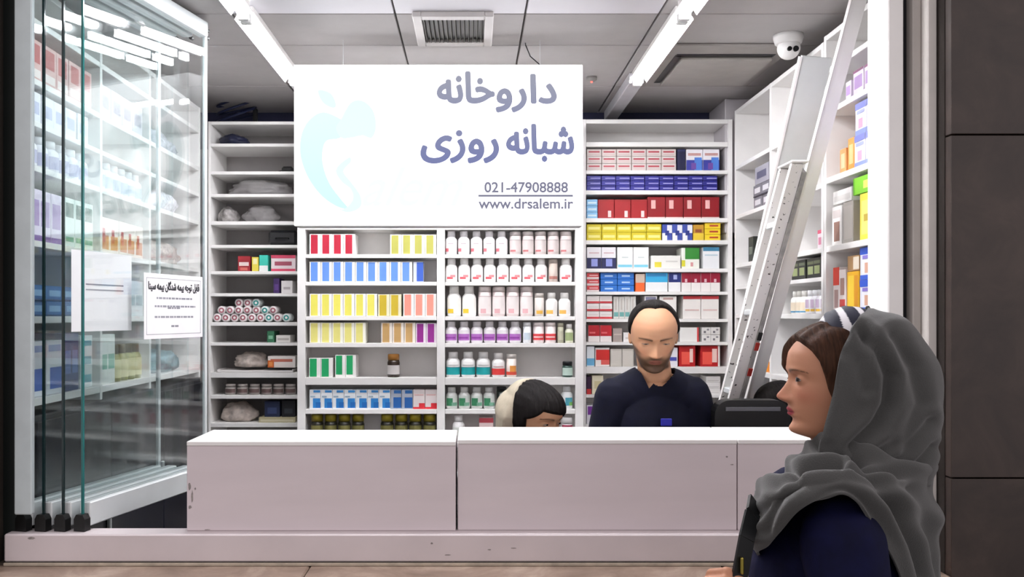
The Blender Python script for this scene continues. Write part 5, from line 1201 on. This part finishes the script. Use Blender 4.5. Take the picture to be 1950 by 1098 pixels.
sc_.sphere((ctr[0], DM + .03, 1.18), (.172, .115, .24), 30, 20); sc_.capsule(SL + [.02, 0, -.002], SR + [-.02, 0, -.002], .064, .064); sc_.capsule(nb_ + [-.045, .01, -.055], nb_ + [.045, .01, -.055], .080, .080)
sc_.capsule((ctr[0], DM + .03, 1.1), (ctr[0], DM + .03, .78), .165, .165)
for a_, b_2, c_ in ((SL, EL, WLp), (SR, ER, WRp)): sc_.capsule(a_, b_2, .064, .060); sc_.capsule(b_2, b_2 + (c_ - b_2) * .25, .058, .055)
for s_, a_ in ((-1, SL), (1, SR)): sc_.capsule(nb_ + [s_ * .045, .012, -.035], a_ + [0, 0, .0], .060, .060)
me = solid(sc_, .0036, 24, .5); wrinkle(me, .008, 8, 7.7, (1, 1, .6))
bm = bmesh.new(); bm.from_mesh(me)
for nx_, kk, ox in ((1, .4, -.001), (-1, -1.0, .001)): bmesh.ops.bisect_plane(bm, geom=bm.verts[:] + bm.edges[:] + bm.faces[:], plane_co=(mx_(1230) + ox, 0, mz_(737)), plane_no=Vector((1, 0, kk)).normalized())
bmesh.ops.bisect_plane(bm, geom=bm.verts[:] + bm.edges[:] + bm.faces[:], plane_co=(0, 0, mz_(737)), plane_no=(0, 0, 1))
bm.to_mesh(me); bm.free()
vx, vz = mx_(1230), mz_(737)
def vneck(c):
    t = c[:, 2] - vz; lx = vx - .001 - t * .4; rx = vx + .001 + t * 1.0
    v1 = (t > 0) & (c[:, 0] > lx) & (c[:, 0] < rx) & (c[:, 1] < DM + .075)
    r_ = np.hypot(c[:, 0] - nb_[0], (c[:, 1] - nb_[1]) * 1.0); return v1 | ((r_ < .066) & (c[:, 2] > 1.385))
cut(me, vneck); so = pobj(man, MO, 'scrub_top', me, SCRUB); md = so.modifiers.new('thickness', 'SOLIDIFY'); md.thickness = .006; md.offset = 1
obj('pocket_badge', MB().bbox(-.018, .018, -.004, .004, -.012, .012, .002), mat('2a2ca0', .5, name='badge_blue'), so, (mx_(1257) - MO.x, -.096, mz_(797)))
for s in (-1, 1):
    lg = MB(); lg.capsule((ctr[0] + s * .09, DM + .03, .80), (ctr[0] + s * .10, DM + .03, .10), .095, .06); pobj(man, MO, 'trouser_leg', solid(lg, .008, 3), SCRUB)
    so_ = MB(); so_.sphere((ctr[0] + s * .10, DM - .03, .045), (.05, .13, .05), 20, 12); so_.box(ctr[0] + s * .10 - .04, ctr[0] + s * .10 + .04, DM - .14, DM + .08, .001, .03); pobj(man, MO, 'shoe', solid(so_, .006, 4), BLACK)

# --- seated woman with a cream scarf, head bent, only her fringe above the counter
DF = 2.86
fw = thing('person', 'seated woman with black fringe and cream headscarf just above the counter', 'person', (px(1010, DF), DF, 0)); FO = Vector((px(1010, DF), DF, 0))
hf_ = HeadFrame((px(1014, DF), DF, pz(800, DF)), .222, PI + math.radians(46), math.radians(-12))
sk = MB(); add_head(sk, hf_, True, False); fb_ = np.array([px(1000, DF), DF + .05, 1.13])
sk.capsule(hf_.out([[0, -.1, .15]])[0], fb_, .05, .055); sk.capsule(fb_ + [-.13, 0, -.04], fb_ + [.13, 0, -.04], .05, .05); sk.capsule(fb_ + [0, 0, -.08], fb_ + [0, .03, -.45], .11, .13)
hl, hr = fb_ + [-.13, -.10, -.35], fb_ + [.13, -.10, -.35]
for a_, b_2, s_ in ((fb_ + [-.15, 0, -.05], hl, 1), (fb_ + [.15, 0, -.05], hr, -1)): sk.capsule(a_, (a_ + b_2) / 2 + [-.03 * s_, .05, -.04], .042, .036); sk.capsule((a_ + b_2) / 2 + [-.03 * s_, .05, -.04], b_2, .034, .026); hand(sk, b_2, (.2 * s_, -.3, -.8), (0, -.8, .3), .17, .6, s_)
me = solid(sk, .0032, 3, .5); Q = hf_.inv(coords(me)); paint(me, face_tint(Q, 'c49676', '9c4a4a', '1d1512', '120c0a', 0, .2)); pobj(fw, FO, 'body', me, SKIN)
for s in (-1, 1): e = eye_part(hf_, s, fw, (0, -.1), .6, 'b8aaa0', '150e0b'); e.data.transform(Matrix.Translation(-FO))
def fhair(x, y, z):
    ax = np.abs(x)
    zl = .63 + .05 * np.clip((x + .1) / .3, -1, 1) - .16 * np.clip((ax - .22) / .1, 0, 1)      # fringe line
    m_ = np.clip((z - zl) / .035, 0, 1); m_ = np.maximum(m_, np.clip((.16 - y) / .05, 0, 1) * np.clip((z - .1) / .05, 0, 1)); m_ = m_ * m_ * (3 - 2 * m_)
    return m_ * (.045 + .006 * np.sin(x * 90 + z * 8)) - .03 * (1 - m_) ** 3
o = hair_mesh(hf_, fhair, hairmat('jet_hair', '0e0a0a'), fw); o.data.transform(Matrix.Translation(-FO))
# cream scarf: hood shell on the back of the head, open at the front
def scarf_m(y, z): m_ = np.clip((.0 - .12 * np.clip((z - .5) / .5, 0, 1) - y) / .07, 0, 1); return m_ * m_ * (3 - 2 * m_)
V, f = head_points(130, 150, lambda x, y, z: scarf_m(y, z) * (.066 + .008 * np.sin(z * 18 + y * 9)) - .07 * (1 - scarf_m(y, z)) ** 3); Vh = V.copy()
# spread the lower rim towards the shoulders
m2 = scarf_m(Vh[:, 1], Vh[:, 2]); low = np.clip((.80 - Vh[:, 2]) / .80, 0, 1) * m2; Vh[:, 0] *= 1 + .45 * low; Vh[:, 1] = Vh[:, 1] * (1 + .3 * low) - .13 * low; Vh[:, 2] -= .40 * np.clip((.42 - Vh[:, 2]) / .42, 0, 1) * m2
me = bpy.data.meshes.new('headscarf'); me.from_pydata([tuple(p) for p in Vh], [], f)
me.vertices.foreach_set('co', hf_.out(coords(me)).ravel()); me.update(); me.polygons.foreach_set('use_smooth', [True] * len(me.polygons))
so = pobj(fw, FO, 'headscarf', me, mat('b8ae9b', .85, var=.1, scale=30, bump=.2, name='cream_cloth', spec=.15)); cl = MB(); cl.sphere(tuple(fb_ + [0, .02, -.22]), (.17, .13, .26), 24, 16); cl.capsule(fb_ + [-.15, 0, -.05], fb_ + [.15, 0, -.05], .066, .066); cl.capsule(fb_ + [0, .03, -.3], fb_ + [0, .05, -.5], .15, .17)
for a_, b_2, s_ in ((fb_ + [-.15, 0, -.05], hl, 1), (fb_ + [.15, 0, -.05], hr, -1)): mid = (a_ + b_2) / 2 + [-.03 * s_, .05, -.04]; cl.capsule(a_, mid, .062, .055); cl.capsule(mid, mid + (b_2 - mid) * .8, .052, .045)
cl.capsule(fb_ + [-.08, .03, -.56], fb_ + [-.09, -.14, -.56], .09, .075); cl.capsule(fb_ + [.08, .03, -.56], fb_ + [.09, -.14, -.56], .09, .075)
pobj(fw, FO, 'tunic', solid(cl, .007, 5), mat('16171c', .8, name='dark_tunic'))
for s in (-1, 1):
    lg = MB(); kx_ = fb_[0] + s * .09; lg.capsule((kx_, fb_[1] - .12, fb_[2] - .56), (kx_, fb_[1] - .12, .10), .07, .05); pobj(fw, FO, 'trouser_leg', solid(lg, .008, 3), mat('131318', .8, name='black_trousers'))
    so_ = MB(); so_.sphere((kx_, fb_[1] - .16, .042), (.042, .11, .042), 18, 12); pobj(fw, FO, 'shoe', solid(so_, .006, 3), BLACK)
stl = thing('stool', 'dark round stool under the seated woman with the cream scarf', 'stool', (fb_[0], fb_[1] + .06, 0)); zs_ = fb_[2] - .685
obj('seat', MB().lathe([(.16, zs_ - .05), (.175, zs_ - .04), (.175, zs_ - .012), (.16, zs_)], 24), mat('1a1a1c', .6), stl, smooth=True)
for k in range(4):
    a_ = PI / 4 + k * PI / 2; obj('leg', MB().tube([(.11 * math.cos(a_), .11 * math.sin(a_), zs_ - .05), (.17 * math.cos(a_), .17 * math.sin(a_), 0)], .011, 10), ALU, stl)

# --- office chair and the dark haired person next to it
DO = 2.92
ch = thing('office_chair', 'black office chair with a rounded back between the man and the ladder', 'chair', (px(1428, DO), DO, 0))
wB = (px(1500, DO) - px(1357, DO)) / 2; zt = pz(760, DO)
rc = .05; ol = [(-wB, zt - .5), (wB, zt - .5)] + [(wB - rc + rc * math.cos(q_ * PI / 12), zt - rc + rc * math.sin(q_ * PI / 12)) for q_ in range(7)] + [(-wB + rc + rc * math.cos(q_ * PI / 12), zt - rc + rc * math.sin(q_ * PI / 12)) for q_ in range(6, 13)]
bk = MB(); bk.prism(ol, -.03, .03); obj('backrest', bk, mat('0b0b0d', .45, bump=.1, name='black_leather'), ch, (0, .0, 0), smooth=False)
obj('back_trim', MB().bbox(-wB * .72, wB * .72, -.036, -.0305, zt - .035, zt - .022, .001), mat('55555a', .4), ch, (0, 0, 0))
obj('seat', MB().bbox(-.10, .20, .05, .44, .44, .52, .03), mat('0b0b0d', .45, bump=.1, name='black_leather'), ch)
obj('back_bar', MB().bbox(-.03, .03, .031, .045, .42, zt - .25, .004).bbox(-.03, .03, .0455, .25, .42, .437, .003), BLACK, ch)
obj('post', MB().lathe([(.028, .09), (.028, .425)], 16, (0, .27, 0)), ALU, ch, smooth=True)
for k in range(5):
    a_ = k * 2 * PI / 5 + .3; e2 = (.20 * math.cos(a_), .27 + .20 * math.sin(a_))
    lg = obj('base_leg', MB().bar((0, .27, .085), (e2[0], e2[1], .065), .035, .025, (0, 0, 1)), BLACK, ch); obj('caster', MB().lathe([(.024, -.011), (.026, 0), (.024, .011)], 14, (e2[0], e2[1], .0275), axis='X'), BLACK, lg)
DK = 3.16
kp = thing('person', 'dark haired person sitting on the black chair, seen from behind', 'person', (.995, DK, 0)); KO = Vector((.995, DK, 0))
hk = HeadFrame((px(1486, DK), DK + .01, pz(793, DK)), .215, -math.radians(52), math.radians(-12))      # faces away to the right
sk = MB(); add_head(sk, hk, False, True); kb = np.array([1.0, DK, 1.08])
sk.capsule(hk.out([[0, -.1, .15]])[0], kb, .05, .055); sk.capsule(kb + [-.10, 0, -.06], kb + [.10, 0, -.06], .045, .045); sk.capsule(kb + [0, 0, -.1], kb + [0, 0, -.42], .10, .11)
for s_ in (-1, 1):
    a_ = kb + [s_ * .115, 0, -.07]; m_ = kb + [s_ * .125, .03, -.33]; w_ = kb + [s_ * .10, .20, -.40]
    sk.capsule(a_, m_, .040, .034); sk.capsule(m_, w_, .033, .025); hand(sk, w_, (0, 1, -.15), (0, .1, 1), .165, .5, -s_)
me = solid(sk, .004, 3, .5); Q = hk.inv(coords(me)); paint(me, face_tint(Q, 'b98a6c', '8a4a44', '17110f', '120c0a', 0, .1)); pobj(kp, KO, 'body', me, SKIN)
for s_ in (-1, 1): e = eye_part(hk, s_, kp, (0, -.1), .6, 'b8aaa0', '150e0b'); e.data.transform(Matrix.Translation(-KO))
def khair(x, y, z):
    lim = np.interp(z, [.0, .2, .3, .5, .6, .72, .85, 1.0], [-.9, -.2, -.05, .06, .14, .26, .5, .6]); m_ = np.clip((lim - y) / .06, 0, 1); m_ = m_ * m_ * (3 - 2 * m_)
    m_ = m_ * (1 - np.clip(1.4 * gs(y + .045, .06) * gs(z - .44, .08) * (np.abs(x) > .25), 0, 1)); return m_ * .05 - .03 * (1 - m_) ** 3
o = hair_mesh(hk, khair, hairmat('dark_hair', '14100f'), kp, female=False); o.data.transform(Matrix.Translation(-KO))
cl = MB(); cl.sphere(tuple(kb + [0, 0, -.24]), (.145, .115, .24), 24, 16); cl.capsule(kb + [-.10, 0, -.065], kb + [.10, 0, -.065], .056, .056); cl.capsule(kb + [0, 0, -.3], kb + [0, .01, -.45], .125, .13)
for s_ in (-1, 1): cl.capsule(kb + [s_ * .115, 0, -.07], kb + [s_ * .125, .03, -.30], .054, .048)
pobj(kp, KO, 'shirt', solid(cl, .007, 5), mat('20222a', .8, name='dark_shirt'))
for s_ in (-1, 1):
    lg = MB(); lg.capsule(kb + [s_ * .07, .02, -.48], kb + [s_ * .08, .26, -.48], .078, .066); lg.capsule(kb + [s_ * .08, .26, -.48], (kb[0] + s_ * .08, kb[1] + .28, .10), .062, .05); pobj(kp, KO, 'trouser_leg', solid(lg, .008, 3), mat('131318', .8, name='black_trousers'))
    so_ = MB(); so_.sphere((kb[0] + s_ * .08, kb[1] + .32, .042), (.042, .11, .042), 18, 12); pobj(kp, KO, 'shoe', solid(so_, .006, 3), BLACK)
